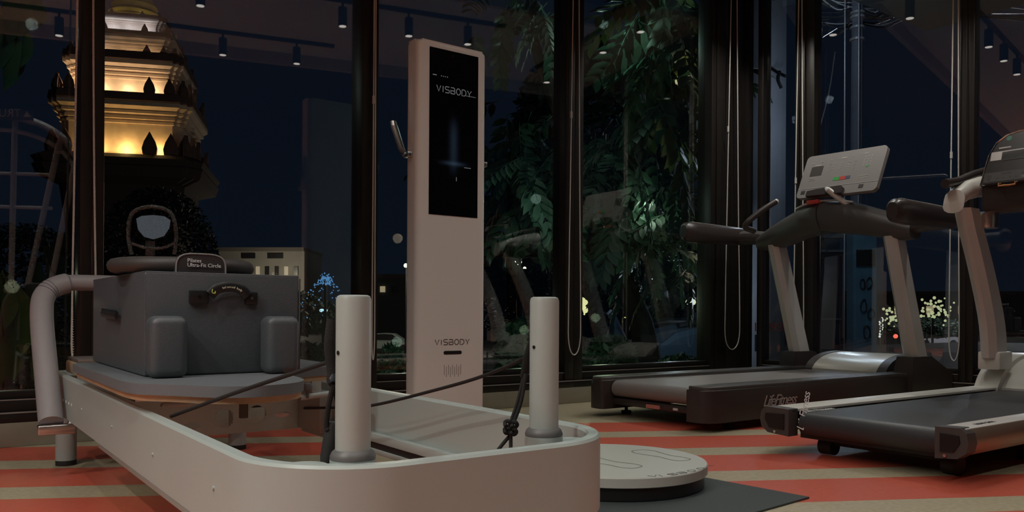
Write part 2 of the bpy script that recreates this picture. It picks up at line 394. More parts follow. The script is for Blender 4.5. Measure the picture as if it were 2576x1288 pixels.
# ================================================================== REFORMER
rf = thing('pilates_reformer', 'white pilates reformer with rounded frame, grey carriage and two white posts', 'reformer', (.79,2.4,0))
U0,U1,V0,V1 = .425,1.168,1.168,3.72; TH_ = .028
def bow(pts):  # the end beam bows outward a little
    return [(x, y-(.018*(1-((x-.79)/.37)**2) if y < 1.5 else 0)) for x, y in pts]
def rr2(x0,x1,y0,y1,rn,rf_,n=14):
    out = []
    for r,cx,cy,a0 in ((rf_,x1-rf_,y1-rf_,0),(rf_,x0+rf_,y1-rf_,90),(rn,x0+rn,y0+rn,180),(rn,x1-rn,y0+rn,270)):
        for k in range(n+1):
            a = math.radians(a0+90*k/n); out.append((cx+r*math.cos(a), cy+r*math.sin(a)))
    return out
oo = bow(rr2(U0,U1,V0,V1,.20,.06)); ii = bow(rr2(U0+TH_,U1-TH_,V0+TH_,V1-TH_,.175,.035))
fb = M(); zt, zb = .36, .212
prof = [(oo,zb),(oo,zt-.004)]
def shrink(a,b,f): return [(p[0]+(q[0]-p[0])*f, p[1]+(q[1]-p[1])*f) for p,q in zip(a,b)]
rings = [[(x,y,zb) for x,y in oo],[(x,y,zt-.005) for x,y in oo],[(x,y,zt) for x,y in shrink(oo,ii,.15)],[(x,y,zt) for x,y in shrink(oo,ii,.85)],[(x,y,zt-.005) for x,y in ii],[(x,y,zb) for x,y in ii]]
L = len(oo); rr = [[fb.b.verts.new(p) for p in r] for r in rings]
for k in range(L):
    for i in range(6):
        a, b = rr[i], rr[(i+1)%6]; fb.b.faces.new((a[k],a[(k+1)%L],b[(k+1)%L],b[k]))
fb.build('frame', WHITE, rf)
for (x0,x1) in ((U1-TH_-.022,U1-TH_),(U0+TH_,U0+TH_+.022)):
    g = M(); g.box(x0,x1,1.36,2.82,.205,.232,.003); g.box(x0-.004 if x0 > .8 else x0, x1 if x0 > .8 else x1+.004,1.36,2.82,.172,.186,.002); g.build('wheel_track', WHITE, rf)
    M().box(x0+.004,x1-.002,1.36,2.82,.186,.205).build('track_slot', BLACK, rf)
for (x,y) in ((.463,3.585),(1.125,3.585),(.52,1.30),(1.065,1.262)):
    lg = M().lathe([(.037,.02),(.037,.345)], (x,y,0), 28).build('leg', WHITE, rf)
    M().lathe([(.036,0),(.037,.003),(.037,.02)], (x,y,0), 24).build('foot', RUBBER, lg)
for q in ((205,1030),(281,1073),(384,1143),(537,1228)):
    p = onu(q[0],q[1],U0); M().cyl(p+Vector((.002,0,0)), p-Vector((.003,0,0)), .005, .004, 12).build('screw', WHITE, rf)
lm = M()
for k in range(6):
    p = onu(144+k*7,998+k*4,U0); lm.box(U0-.0012,U0+.001,p.y-.009,p.y+.006,p.z-.004,p.z+.004)
lm.build('lettering', mat('faint_white_print',(.8,.8,.78),.5), rf)['kind'] = 'stuff'
for (x,y,zt_) in ((.570,1.222,.628),(.985,1.248,.632)):
    po = M().lathe([(.0285,.36),(.0285,zt_-.008),(.0265,zt_-.002),(.022,zt_)], (x,y,0), 40).build('post', WHITE, rf)
    M().lathe([(.037,.345),(.037,.362)], (x,y,0), 36).build('post_boss', WHITE, po)
    M().lathe([(.0365,.362),(.037,.367),(.034,.374),(.0295,.378)], (x,y,0), 36).build('post_ring', RING_GREY, po)
    q = Vector((x-.0285*.9, y-.004, .535)); M().cyl(q+Vector((.004,0,0)), q-Vector((.004,0,0)), .0035, seg=8).build('screw', BLACK, po)
# spring plate across the rails, with round and lens-shaped openings
vp = 2.80
def hole_plate():
    mb = M(); x0,x1,z0,z1 = U0+TH_, U1-TH_, .185, .335; xs = 90; zs = 34
    holes = [('c',.835,.238,.030),('c',.945,.246,.030),('e',.730,.222,.030,.010),('e',1.035,.238,.028,.009)]
    def dist(x,z):
        best = 9
        for h in holes:
            if h[0] == 'c': best = min(best, math.hypot(x-h[1],z-h[2])-h[3])
            else: best = min(best, (math.hypot((x-h[1])/h[3],(z-h[2])/h[4])-1)*h[4])
        return best
    grid = {}
    for i in range(xs+1):
        for j in range(zs+1):
            x = x0+(x1-x0)*i/xs; z = z0+(z1-z0)*j/zs
            d = dist(x,z)
            grid[i,j] = (x,z,d)
    vs = {}
    def V(i,j):
        if (i,j) not in vs:
            x,z,d = grid[i,j]
            if abs(d) < .004:
                e = 1e-4; gx = (dist(x+e,z)-d)/e; gz = (dist(x,z+e)-d)/e; x -= gx*d; z -= gz*d
            vs[i,j] = mb.b.verts.new((x,vp,z))
        return vs[i,j]
    for i in range(xs):
        for j in range(zs):
            if all(grid[a,b_][2] > -.0022 for a,b_ in ((i,j),(i+1,j),(i+1,j+1),(i,j+1))) and dist((grid[i,j][0]+grid[i+1,j][0])/2,(grid[i,j][1]+grid[i,j+1][1])/2) > 0:
                mb.b.faces.new((V(i,j),V(i+1,j),V(i+1,j+1),V(i,j+1)))
    r = bmesh.ops.extrude_face_region(mb.b, geom=list(mb.b.faces))
    for v in r['geom']:
        if isinstance(v, bmesh.types.BMVert): v.co.y += .004
    return mb
hole_plate().build('spring_plate', PLATE, rf)
cb = M(); cb.box(U1-TH_-.05,U1-TH_,2.60,2.796,.19,.33,.004); cb.build('corner_block', WHITE, rf)
cb = M(); cb.box(U0+TH_,U0+TH_+.05,2.60,2.796,.19,.33,.004); cb.build('corner_block', WHITE, rf)
# carriage: wooden board with moulded grey pad, concave-convex front edge
def carr(inset):
    f = [(.396,2.60),(.396,2.35),(.397,2.17),(.412,2.07),(.45,2.015),(.49,1.965),(.53,1.905),(.58,1.865),(.65,1.855),(.73,1.89),(.78,1.96),(.802,2.06),(.812,2.18),(.84,2.28),(.90,2.34),(.98,2.37),(1.06,2.395),(1.11,2.46)]
    f = [tuple(p)[:2] for p in catmull([(a,b,0) for a,b in f], 5)]
    o = f+[(1.115,2.95),(1.09,2.99),(.43,2.99),(.398,2.95)]
    cx, cy = .72,2.45
    return [(cx+(x-cx)*(1-inset/.35), cy+(y-cy)*(1-inset/.55)) for x,y in o]
M().prism(carr(.0), .404, .430, .0035, 2).build('carriage_pad', CARR, rf)
M().prism(carr(.012), .388, .404).build('carriage_board', WOOD, rf)
for x_ in (.48,.99): M().box(x_,x_+.03,2.42,2.9,.350,.388).build('carriage_rail', STEEL, rf)
M().tube([(.62,2.35,.372),(.80,2.35,.372)], .005, 8).build('carriage_rod', BLACK, rf)
a_ = pix(405,1019,2.05); b_ = pix(478,1016,2.12); M().tube([a_,a_*.9+b_*.1,b_*.85+a_*.15,b_], [.005,.0075,.0075,.004], 12).build('rope_clamp', WHITE, rf)
a_ = pix(755,1000,2.45); b_ = pix(845,988,2.5); M().tube([a_,b_], .009, 12).build('rope_clamp', WHITE, rf)
p = pix(773,985,2.45); M().lathe([(.004,-.02),(.005,.0),(.012,.004),(.015,.014),(.012,.024),(.004,.028)], p, 20).build('knob', RING_GREY, rf)
M().cyl((.835,2.60,.388),(.835,2.60,.262), .014).build('stopper', mat('dark_rubber_post',(.1,.1,.09),.6), rf)
for x0,x1,yy in ((onv(379,787,2.17).x,onv(476,787,2.17).x,2.17),(onv(674,787,2.17).x,onv(757,787,2.17).x,2.17)):
    sh = M(); sh.box(x0,x1,yy,yy+.078,.430,.588,.022,5); sh.build('shoulder_rest', GREYVINYL, rf)
# footbar end
M().box(.462,1.12,3.28,3.60,.36,.408,.008).build('standing_platform', WOOD, rf)
M().box(.468,1.12,3.34,3.60,.408,.421,.004).build('platform_pad', mat('brown_pad',(.14,.11,.10),.5), rf)
ub = .375
pts = catmull([(ub,3.27,.205),(ub,3.40,.36),(ub+.0,3.56,.58),(ub+.02,3.62,.665),(ub+.085,3.65,.705),(ub+.17,3.655,.712),(.80,3.655,.712),(1.10,3.655,.712),(1.19,3.65,.69),(1.215,3.62,.64),(1.215,3.42,.37),(1.215,3.27,.205)], 6)
rad = [.040+(-.008 if .48 < p.x < 1.12 else 0) for p in pts]
pd = M(); pd.tube(pts, rad, 18); pd.build('footbar_pad', GREYPAD, rf)
wr = M()
for t in (.70,.715,.73): 
    i = int(len(pts)*(1-t)); wr.tube([pts[i]+Vector((0,0,0)), pts[i+1]*.12+pts[i]*.88], .0412, 18)
wr.build('pad_seam', mat('seam_dark',(.10,.09,.09),.6), rf)
for u_,sg in ((ub,1),(1.215,-1)):
    br = M(); br.box(u_-.043,u_+.075 if sg > 0 else u_+.043,3.245,3.285,.165,.200,.006,3) if sg > 0 else br.box(u_-.075,u_+.043,3.245,3.285,.165,.200,.006,3)
    br.tube([(u_+sg*.06,3.265,.18),(u_+sg*.075,3.275,.235)], .014, 10); br.build('footbar_bracket', STEEL, rf)
# ropes
def rope(pts, r, nm='rope', n=6, flat=1, up=None, m=None): return M().tube(catmull(pts,n), r, 8, flat=flat, up=up).build(nm, m or BLACKM, rf)
rope([onu(430,1047,.475), pix(600,985,1.62), pix(765,930,1.50), pix(846,902,1.45), Vector((.56,1.262,.535))], .0042)
rope([pix(765,1027,2.85), pix(845,1025,2.45), pix(934,1020,2.28), pix(1080,985,2.05), pix(1217,945,1.85), pix(1330,893,1.70), Vector((.985,1.285,.545))], .0042)
# left hanging strap with padded handle
rope([pix(836,805,1.40), pix(829,870,1.39), pix(836,930,1.385), pix(838,965,1.38)], .011, 'strap', flat=.35, up=(0,1,0))
rope([pix(850,810,1.42), pix(846,870,1.41), pix(842,930,1.40), pix(838,965,1.38)], .010, 'strap', flat=.35, up=(0,1,0))
M().tube([pix(833,935,1.39), pix(836,955,1.385), pix(838,966,1.38)], [.008,.011,.008], 10).build('buckle', mat('dark_blue_buckle',(.008,.010,.018),.4), rf)
rope([pix(838,966,1.38), pix(826,1020,1.385), pix(820,1068,1.39), pix(824,1082,1.39)], .0048, 'strap')
rope([pix(838,966,1.38), pix(846,1000,1.39), pix(852,1040,1.395), pix(846,1075,1.395)], .0045, 'strap')
M().tube([pix(838,1062,1.40), pix(834,1100,1.40), pix(826,1150,1.40), pix(820,1180,1.40)], [.012,.0145,.0145,.010], 14).build('strap_grip', RUBBER, rf)
# right strap with knot
M().tube([pix(1338,860,1.66), pix(1326,905,1.66), pix(1316,950,1.655)], [.010,.012,.009], 8, flat=.4, up=(0,1,0)).build('strap', BLACKM, rf)
rope([pix(1318,940,1.655), pix(1302,1010,1.645), pix(1285,1062,1.64), pix(1292,1078,1.64), pix(1285,1092,1.64), pix(1268,1112,1.635), pix(1252,1132,1.63)], .0038, 'rope')
rope([pix(1322,940,1.65), pix(1310,1010,1.64), pix(1290,1064,1.635), pix(1275,1078,1.635), pix(1283,1092,1.635), pix(1284,1112,1.635), pix(1284,1134,1.63)], .0038, 'rope')
kn = M()
for c in ((1276,1066),(1293,1068),(1275,1083),(1291,1086)):
    kn.tube(catmull([pix(c[0]+7*math.cos(a), c[1]+7*math.sin(a), 1.632+.004*math.sin(2*a)) for a in (0,1.26,2.51,3.77,5.03)],4,True), .0042, 7, closed=True)
kn.build('rope_knot', BLACKM, rf)

# ---- box on the carriage
bx = thing('pilates_box', 'dark grey padded vinyl box with handle standing on the reformer carriage', 'box', (.673,2.62,.43))
BX0,BX1,BY0,BY1,BZ0,BZ1 = .467,.879,2.25,3.02,.431,.703
bm_ = M(); bm_.box(BX0,BX1,BY0,BY1,BZ0,BZ1,.006,3)
bm_.build('box_body', GREYVINYL, bx)
sm = M()
for (a,b_) in (((BX0,BY0,BZ0+.006),(BX0,BY0,BZ1-.006)),((BX1,BY0,BZ0+.006),(BX1,BY0,BZ1-.006)),((BX0,BY0,BZ1),(BX1,BY0,BZ1)),((BX0,BY0,BZ1),(BX0,BY1,BZ1))): sm.cyl(Vector(a)+Vector((.003,.003,-.002)), Vector(b_)+Vector((.0,.003,-.002)) if a[0]!=b_[0] else Vector(b_)+Vector((.003,.003,-.002)), .0028, seg=8)
sm.build('piping', GREYVINYL, bx)
hp = [onv(x,y,2.235) for x,y in ((528,742),(545,727),(575,721),(605,727),(622,745))]
M().tube(catmull(hp,6), .0145, 10, flat=.45, up=(0,1,0)).build('handle', BLACK, bx)
for (xa,xb,ya,yb) in ((475,524,731,763),(616,646,735,766)):
    a, b_ = onv(xa,yb,2.244), onv(xb,ya,2.244)
    h = M().box(a.x,b_.x,2.238,2.250,a.z,b_.z,.002).build('handle_bracket', BLACK, bx)
    c = (a+b_)/2; M().lathe([(.001,-.003),(.0042,-.001),(.0042,.001)], (0,0,0), 10)
    M().cyl((c.x,2.236,c.z),(c.x,2.240,c.z), .0042, seg=12).build('screw', CHROME, h)
for k, ch in enumerate('balanced body'):
    f = k/12; a = math.radians(112-f*56); cx_, cz_ = (hp[0]+hp[4]).x/2, onv(575,721,2.235).z-.052
    if ch == ' ': continue
    text(ch, .0085, (cx_+math.cos(a)*.051, 2.2285, cz_+math.sin(a)*.0485), (math.sin(a),0,-math.cos(a)), (math.cos(a),0,math.sin(a)), mat('print_cream',(.75,.74,.55),.5), bx)
lp = onv(537,732,2.2285); M().tube(catmull([lp+Vector((-.003,0,.005)), lp+Vector((-.004,0,-.004)), lp+Vector((.003,0,-.006)), lp+Vector((.004,0,.0))],4), .0013, 6).build('leaf_emblem', mat('print_lime',(.55,.62,.12),.5), bx)
sp_ = [onu(x,y,.460) for x,y in ((262,786),(280,790),(298,793))]
M().tube([p-Vector((.006,0,0)) for p in sp_], .0135, 8, flat=.4, up=(1,0,0)).build('side_handle', BLACK, bx)
M().cyl(sp_[0]+Vector((-.012,.0,.002)), sp_[0]+Vector((-.006,0,.002)), .004, seg=10).build('screw', CHROME, bx)
# ---- pilates ring lying on the box
rg = thing('pilates_ring', 'padded dark exercise ring lying flat on top of the grey vinyl box', 'exercise ring', (.622,2.50,.704))
P = [Vector((.622+.180*math.cos(a), 2.50+.180*math.sin(a), .728)) for a in [2*math.pi*k/48 for k in range(48)]]
M().tube(P, .0205, 12, closed=True, flat=1.0, up=(0,0,1)).build('ring_band', mat('ring_foam',(.045,.04,.038),.55,bump=.1,bscale=200), rg)
a0, a1 = onv(441,678,2.30), onv(566,642,2.30)
def padshape(cx, hw, h, z0):
    o = []
    for k in range(25):
        a = math.pi*k/24; o.append((cx+hw*math.copysign(abs(math.cos(a))**.55,math.cos(a)), z0+h*abs(math.sin(a))**.5))
    return o
cx_ = (a0.x+a1.x)/2; hw_ = (a1.x-a0.x)/2; zz = .7035; hh = a1.z-zz
for yy, nm in ((2.296,0),(2.676,1)):
    pp = [Vector((x,yy,z)) for x,z in padshape(cx_ if nm == 0 else .622, hw_, hh, zz)]
    pad_ = M().plate(pp, (0,1,0), .028).build('grip_pad', mat('pad_dark',(.032,.027,.028),.5), rg)
    e = M().tube([p+Vector((0,0,0)) for p in pp], .0022, 6).build('pad_rim', mat('pad_rim_grey',(.25,.24,.24),.4), pad_)
PRW = mat('print_white',(.75,.75,.75),.5)
text('Pilates\nUltra-Fit Circle', .0145, onv(470,659,2.2935)+Vector((0,-.001,0)), (1,0,0), (0,0,1), PRW, rg, lead=.85)

# ================================================================== KIOSK
kx0,kx1,kv = 1.962,2.372,3.50
ks = thing('body_scanner_kiosk', 'tall white body scanner kiosk with black screen before the windows', 'kiosk', ((kx0+kx1)/2,3.56,0))
out = rrect(kx0,kx1,kv,kv+.115,.028,6)
kb = M(); kb.prism(out, 0, 1.948, .02, 4); kb.build('kiosk_body', KWHITE, ks)
def scr_mat():
    m = bpy.data.materials.new('kiosk_screen'); m.use_nodes = True; n = m.node_tree; b = n.nodes['Principled BSDF']
    b.inputs['Base Color'].default_value = (.004,.004,.005,1); b.inputs['Roughness'].default_value = .12
    t = n.nodes.new('ShaderNodeTexCoord'); s = n.nodes.new('ShaderNodeSeparateXYZ'); n.links.new(t.outputs['Object'], s.inputs[0])
    def mm(op, a, v=None, b2=None):
        q = n.nodes.new('ShaderNodeMath'); q.operation = op
        n.links.new(a, q.inputs[0]) 
        if b2 is not None: n.links.new(b2, q.inputs[1])
        elif v is not None: q.inputs[1].default_value = v
        return q.outputs[0]
    cx = 2.172-(kx0+kx1)/2
    dx = mm('SUBTRACT', s.outputs['X'], cx); dz = mm('SUBTRACT', s.outputs['Z'], 1.44)
    bx2 = mm('MULTIPLY', mm('POWER', mm('DIVIDE', mm('ABSOLUTE',dx), .022), 2), -1); bz = mm('MULTIPLY', mm('POWER', mm('DIVIDE', mm('ABSOLUTE',dz), .12), 4), -1)
    beam = mm('EXPONENT', mm('ADD', bx2, b2=bz))
    dz2 = mm('SUBTRACT', s.outputs['Z'], 1.352)
    ex = mm('MULTIPLY', mm('POWER', mm('DIVIDE', mm('ABSOLUTE',dx), .055), 2), -1); ez = mm('MULTIPLY', mm('POWER', mm('DIVIDE', mm('ABSOLUTE',dz2), .010), 2), -1)
    base = mm('EXPONENT', mm('ADD', ex, b2=ez))
    tot = mm('ADD', mm('MULTIPLY', beam, .02), b2=mm('MULTIPLY', base, .035))
    b.inputs['Emission Color'].default_value = (.35,.6,.95,1); n.links.new(tot, b.inputs['Emission Strength'])
    return m
sx0, sx1 = 2.030, 2.318
scn = M().box(sx0,sx1,kv-.002,kv+.004,1.088,1.916).build('screen', scr_mat(), ks)
EW = mat('screen_text', (.1,.1,.1), .5, emit=(.6,.62,.68), es=.16)
logo('VISBODY', .205, .030, (2.070,kv-.0035,1.702), (1,0,0), (0,0,1), EW, ks, .0020)
dsh = M()
for a, b_ in ((2.048,2.070),(2.095,2.100),(2.107,2.111),(2.118,2.122),(2.130,2.135)): dsh.box(a,b_,kv-.0035,kv-.002,1.779,1.783)
dsh.box(2.243,2.302,kv-.0035,kv-.002,1.704,1.706); dsh.box(2.235,2.275,kv-.0035,kv-.002,1.337,1.340); dsh.box(2.187,2.190,kv-.0035,kv-.002,1.265,1.285)
dsh.build('screen_marks', EW, ks)
logo('VISBODY', .203, .026, (2.071,kv-.0006,.440), (1,0,0), (0,0,1), mat('print_grey',(.09,.07,.07),.5), ks, .0022)
sl = M(); sl.b.free(); sl = M(); pts_ = [(x,z) for x,z in rrect(2.121,2.228,.391,.409,.0085,6)]
sl.plate([Vector((x,kv-.0012,z)) for x,z in pts_], (0,1,0), .006).build('sensor_window', BLACK, ks)
gr = M()
for k in range(9):
    x = 2.124+k*.0122; zc = .315-(.010 if k%2 else 0); gr.box(x,x+.003,kv-.0008,kv+.002,zc-.027,zc+.024)
gr.build('speaker_grille', mat('grille_grey',(.30,.27,.25),.6), ks)
M().lathe([(.003,0),(.003,.002)], (0,0,0), 12).b.free()
M().cyl((2.165,kv-.003,1.893),(2.165,kv,1.893), .004, seg=12).build('camera_lens', mat('lens_dark',(.02,.02,.025),.1), ks)
for sgn, x in ((-1,kx0),(1,kx1)):
    a = Vector((x,kv+.06,1.385)); h = M()
    h.box(min(x,x+sgn*.032),max(x,x+sgn*.032),kv+.035,kv+.085,1.366,1.392,.004)
    h.tube([a+Vector((sgn*.020,.02,-.006)), a+Vector((sgn*.024,.055,.03)), a+Vector((sgn*.034,.105,.14)), a+Vector((sgn*.036,.112,.160))], [.017,.019,.019,.016], 10, flat=.6, up=(0,1,0))
    hh_ = h.build('hand_grip', STEEL, ks)
    M().tube([a+Vector((sgn*.035,.110,.145)), a+Vector((sgn*.037,.118,.178))], [.018,.017], 10, flat=.7, up=(0,1,0)).build('grip_tip', STEEL, hh_)
# ================================================================== TURNTABLE + MAT
tx, tv = cw(.352,2.89)
mc = onz(2035,1250,.006)
dm = Vector((mc.x-1.45, mc.y-1.58,0))
M_A = mc; e1 = (onz(1900,1288,.006)-mc).normalized(); e2 = Vector((-.25,1,0)); e2 = (e2-e1*e2.dot(e1)).normalized()
mp = [mc, mc+e1*.95, mc+e1*.95+e2*.95, mc+e2*.95]
mm_ = M(); 
mm_.plate([Vector((p.x,p.y,0.0005)) for p in mp], (0,0,1), .006)
tag(mm_.build('floor_mat', MATG), 'square dark grey rubber mat under the white round platform', 'mat')
tt = thing('turntable_platform', 'round white standing platform with footprint outlines on the grey mat', 'turntable', (tx,tv,.0065))
c0 = (tx,tv,0)
M().lathe([(.322,.0068),(.325,.010),(.325,.050)], c0, 72).build('turntable_base', BLACK, tt)
M().lathe([(.330,.050),(.336,.053),(.336,.082),(.333,.0855),(.0,.0856)], c0, 96).build('turntable_disc', DWHITE, tt)
foot = [(0,-.5),(.12,-.47),(.16,-.33),(.13,-.1),(.17,.12),(.22,.30),(.17,.44),(.05,.5),(-.08,.47),(-.15,.33),(-.13,.1),(-.10,-.12),(-.14,-.33),(-.11,-.46)]
PRG = mat('print_mid_grey',(.20,.19,.17),.5)
for (px_,py_),(qx,qy) in (((1595,1133),(1725,1158)),((1440,1150),(1605,1176))):
    a = onz(px_,py_,.086); b_ = onz(qx,qy,.086); ax = (b_-a); Ln = ax.length; ax.normalize(); bx_ = Vector((-ax.y,ax.x,0)); c = (a+b_)/2
    pts_ = catmull([c+ax*(-fy*Ln)+bx_*(fx*Ln*1.0) for fx,fy in foot],4,True)
    M().tube(pts_, .0028, 4, closed=True, flat=.2, up=(0,0,1)).build('footprint_outline', PRG, tt)
# curved word on the rim, drawn letter by letter
for k, ch in enumerate('VISBODY'):
    t = k/6; q = onz(1645+150*t, 1199-26*t**1.6, .0862); rad_ = Vector((q.x-tx,q.y-tv,0)).normalized(); tang = Vector((-rad_.y,rad_.x,0))
    logo(ch, .030 if ch != 'I' else .011, .022, q-rad_*.0-tang*.012, tang, -rad_, mat('print_black',(.03,.03,.03),.5), tt, .0017)

# ================================================================== TREADMILL 1
t1 = thing('treadmill', 'dark treadmill by the windows with a grey tilted button console', 'treadmill', (4.4,3.19,0))
def side(x0,x1,y0,y1,r,side_=-1):
    # plan outline with rounded rear (low x) corners
    o = [(x1,y0),(x1,y1)]
    for k in range(9):
        a = math.radians(90+90*k/8); rr_ = r if side_ > 0 else .02; o.append((x0+rr_+rr_*math.cos(a), y1-rr_+rr_*math.sin(a)))
    for k in range(9):
        a = math.radians(180+90*k/8); rr_ = r if side_ < 0 else .02; o.append((x0+rr_+rr_*math.cos(a), y0+rr_+rr_*math.sin(a)))
    return o
for y0,y1,sd in ((2.72,2.872,-1),(3.50,3.652,1)):
    M().prism(side(3.19,5.75,y0,y1,.09,sd), .048,.215,.006,3).build('side_rail', TDARK, t1)
    M().prism(side(3.20,5.20,y0+.006,y1-.006,.085,sd), .2155,.232,.006,3).build('foot_rail', TGREY, t1)
    tr_ = M(); 
    for k in range(9): 
        u_ = 3.95+k*.115; tr_.box(u_,u_+.045,(y0+y1)/2-.012,(y0+y1)/2+.012,.232,.2328)
    o_ = tr_.build('foot_rail_marks', mat('mark_grey',(.16,.15,.14),.5), t1); o_['kind'] = 'stuff'
bl = M(); sec = []
prof = [(5.25,.212)]+[(3.30-.046*math.sin(math.radians(a)), .166+.046*math.cos(math.radians(a))) for a in range(0,181,15)]+[(5.25,.12)]
bl.loft([[(x,2.885,z) for x,z in prof],[(x,3.490,z) for x,z in prof]]); bl.build('belt', BELT, t1)
rb = M(); rb.box(3.27,3.33,2.872,3.5,.075,.112,.006); rb.build('rear_crossbar', TDARK, t1)
M().box(3.262,3.27,3.12,3.22,.080,.100).build('warning_sticker', mat('sticker_red',(.55,.22,.18),.5), t1)
M().box(3.262,3.27,2.99,3.02,.086,.098).build('sticker', PRW, t1)
for y in (2.88,3.49):
    M().cyl((3.31,y-.006,.166),(3.31,y+.004,.166), .038, seg=24).build('roller_cap', TGREY, t1)
for (x,y) in ((3.45,2.80),(3.45,3.57),(5.6,2.80),(5.6,3.57)):
    M().lathe([(.028,0),(.03,.004),(.03,.018),(.010,.02),(.010,.05)], (x,y,0), 16).build('foot', RUBBER, t1)
text('LifeFitness', .085, onv(1918,1023,2.7185), (1,0,0), (0,0,1), mat('print_silver',(.42,.40,.40),.4), t1, shear=.45, space=.85)
# motor cover
def cover(y0,y1,m,nm,dz=0):
    pr = [(5.13,.225),(5.17,.262+dz),(5.24,.298+dz),(5.34,.322+dz),(5.46,.332+dz),(5.60,.328+dz),(5.74,.30),(5.80,.24),(5.80,.06),(5.13,.06)]
    pr = [(p.x,p.y) for p in catmull([(a,b_,0) for a,b_ in pr[:8]],3)]+pr[8:]
    return M().loft([[(x,y0,z) for x,z in pr],[(x,y1,z) for x,z in pr]]).build(nm, m, t1)
cover(2.95,3.43,mat('hood_silver',(.60,.59,.54),.28,.35),'motor_cover'); cover(2.885,2.95,TGREY,'cover_side',.004); cover(3.43,3.49,TGREY,'cover_side',.004)
# boots and uprights
for y0,y1,lbl in ((2.69,2.82,'near'),(3.56,3.69,'far')):
    bo = M(); bo.loft([[(5.10,y0,.05),(5.10,y1,.05),(5.62,y1,.05),(5.62,y0,.05)],[(5.10,y0,.215),(5.10,y1,.215),(5.62,y1,.215),(5.62,y0,.215)],[(5.13,y0+.01,.335),(5.13,y1-.01,.335),(5.36,y1-.01,.335),(5.36,y0+.01,.335)]])
    bo.build('upright_boot', TDARK, t1)
    b0, b1 = Vector((5.24,(y0+y1)/2,.33)), Vector((4.97,(y0+y1)/2,1.10)); up_ = M()
    def sec_(c,wx,wy): 
        return [(c.x-wx,c.y-wy*.4,c.z),(c.x-wx*.5,c.y-wy,c.z),(c.x+wx,c.y-wy,c.z),(c.x+wx,c.y+wy,c.z),(c.x-wx*.5,c.y+wy,c.z),(c.x-wx,c.y+wy*.4,c.z)]
    up_.loft([sec_(b0,.075,.050), sec_((b0+b1)/2,.068,.048), sec_(b1,.062,.046)])
    up_.build('upright', SILVER, t1)
    M().lathe([(.004,0),(.004,.003)], (0,0,0), 6).b.free()
# handlebar body: a lofted arch between the uprights with flared grips
def ell(c, hx, hz, n=14, p=2.6):
    o = []
    for k in range(n):
        a = 2*math.pi*k/n; ca, sa = math.cos(a), math.sin(a)
        o.append((c[0]+hx*math.copysign(abs(ca)**(2/p),ca), c[1], c[2]+hz*math.copysign(abs(sa)**(2/p),sa)))
    return o
secs = [(4.99,2.62,1.125,.07,.050),(4.99,2.70,1.150,.09,.080),(4.98,2.84,1.190,.11,.092),(4.96,3.02,1.240,.115,.108),(4.95,3.19,1.262,.12,.108),(4.96,3.36,1.240,.115,.108),(4.98,3.52,1.190,.11,.098),(4.99,3.66,1.145,.09,.085),(4.99,3.76,1.125,.07,.052)]
hb = M(); hb.loft([ell(s_[:3], s_[3], s_[4]) for s_ in secs]); hb.build('handlebar_body', TGREY, t1)
hs = M(); hs.box(4.83,4.852,2.93,3.45,1.20,1.335,.008); 
tp = [(4.90,2.98,1.333),(4.88,3.08,1.356),(4.87,3.19,1.362),(4.88,3.30,1.356),(4.90,3.40,1.333)]
M().tube(catmull(tp,4), .016, 8, flat=.5, up=(0,0,1)).build('top_trim', SILVER, t1)
M().box(4.835,4.90,3.195,3.285,1.345,1.372,.004).build('stop_button', mat('button_red',(.55,.06,.05),.4), t1)
M().tube(catmull([(4.83,3.20,1.34),(4.83,3.205,1.25),(4.86,3.18,1.12),(4.87,3.16,1.05),(4.86,3.145,1.03),(4.87,3.15,.99)],5), .003, 6).build('safety_cord', BLACK, t1)
for y, sgn in ((2.42,-1),(3.95,1)):
    yb = 2.70 if sgn < 0 else 3.67
    g = M(); g.loft([[(x,yy,z) for x,yy,z in ell((4.99,yb,1.15),.06,.045)], ell((5.0,(y+yb)/2,1.17),.075,.05), ell((5.0,y+sgn*.0,1.175),.10,.052)])
    ar = g.build('grip_arm', TGREY, t1)
    x0,x1 = 4.36,5.12
    gp = M(); pr = [(x0,.045),(x0+.025,.066),(x0+.12,.074),(x1-.12,.064),(x1-.02,.052),(x1,.034)]
    gp.loft([[(x, y+.046*math.cos(a)*(h/.062), 1.185+h*math.copysign(abs(math.sin(a))**.8,math.sin(a))-.00*(x-x0)) for a in [2*math.pi*k/16 for k in range(16)]] for x,h in pr])
    gp.build('hand_grip', TDARK, t1)
    M().tube([(x0+.08,y,1.257),(x1-.12,y,1.248)], .012, 8, flat=.25, up=(0,0,1)).build('grip_trim', SILVER, t1)
    M().box(x0+.30,x0+.40,y-.0435 if sgn > 0 else y-.044,y+.043,1.150,1.205,.006).build('pulse_plate', STEEL, t1)
# sloped ergo bars
for y, y2 in ((3.62,3.50),):
    M().tube(catmull([(4.72,y,1.185),(4.62,y,1.215),(4.70,(y+y2)/2,1.31),(4.80,y2,1.385)],5), .020, 12).build('ergo_bar', TDARK, t1)
    M().tube([(4.795,y2,1.380),(4.81,y2,1.392)], [.021,.016], 12).build('bar_tip', SILVER, t1)
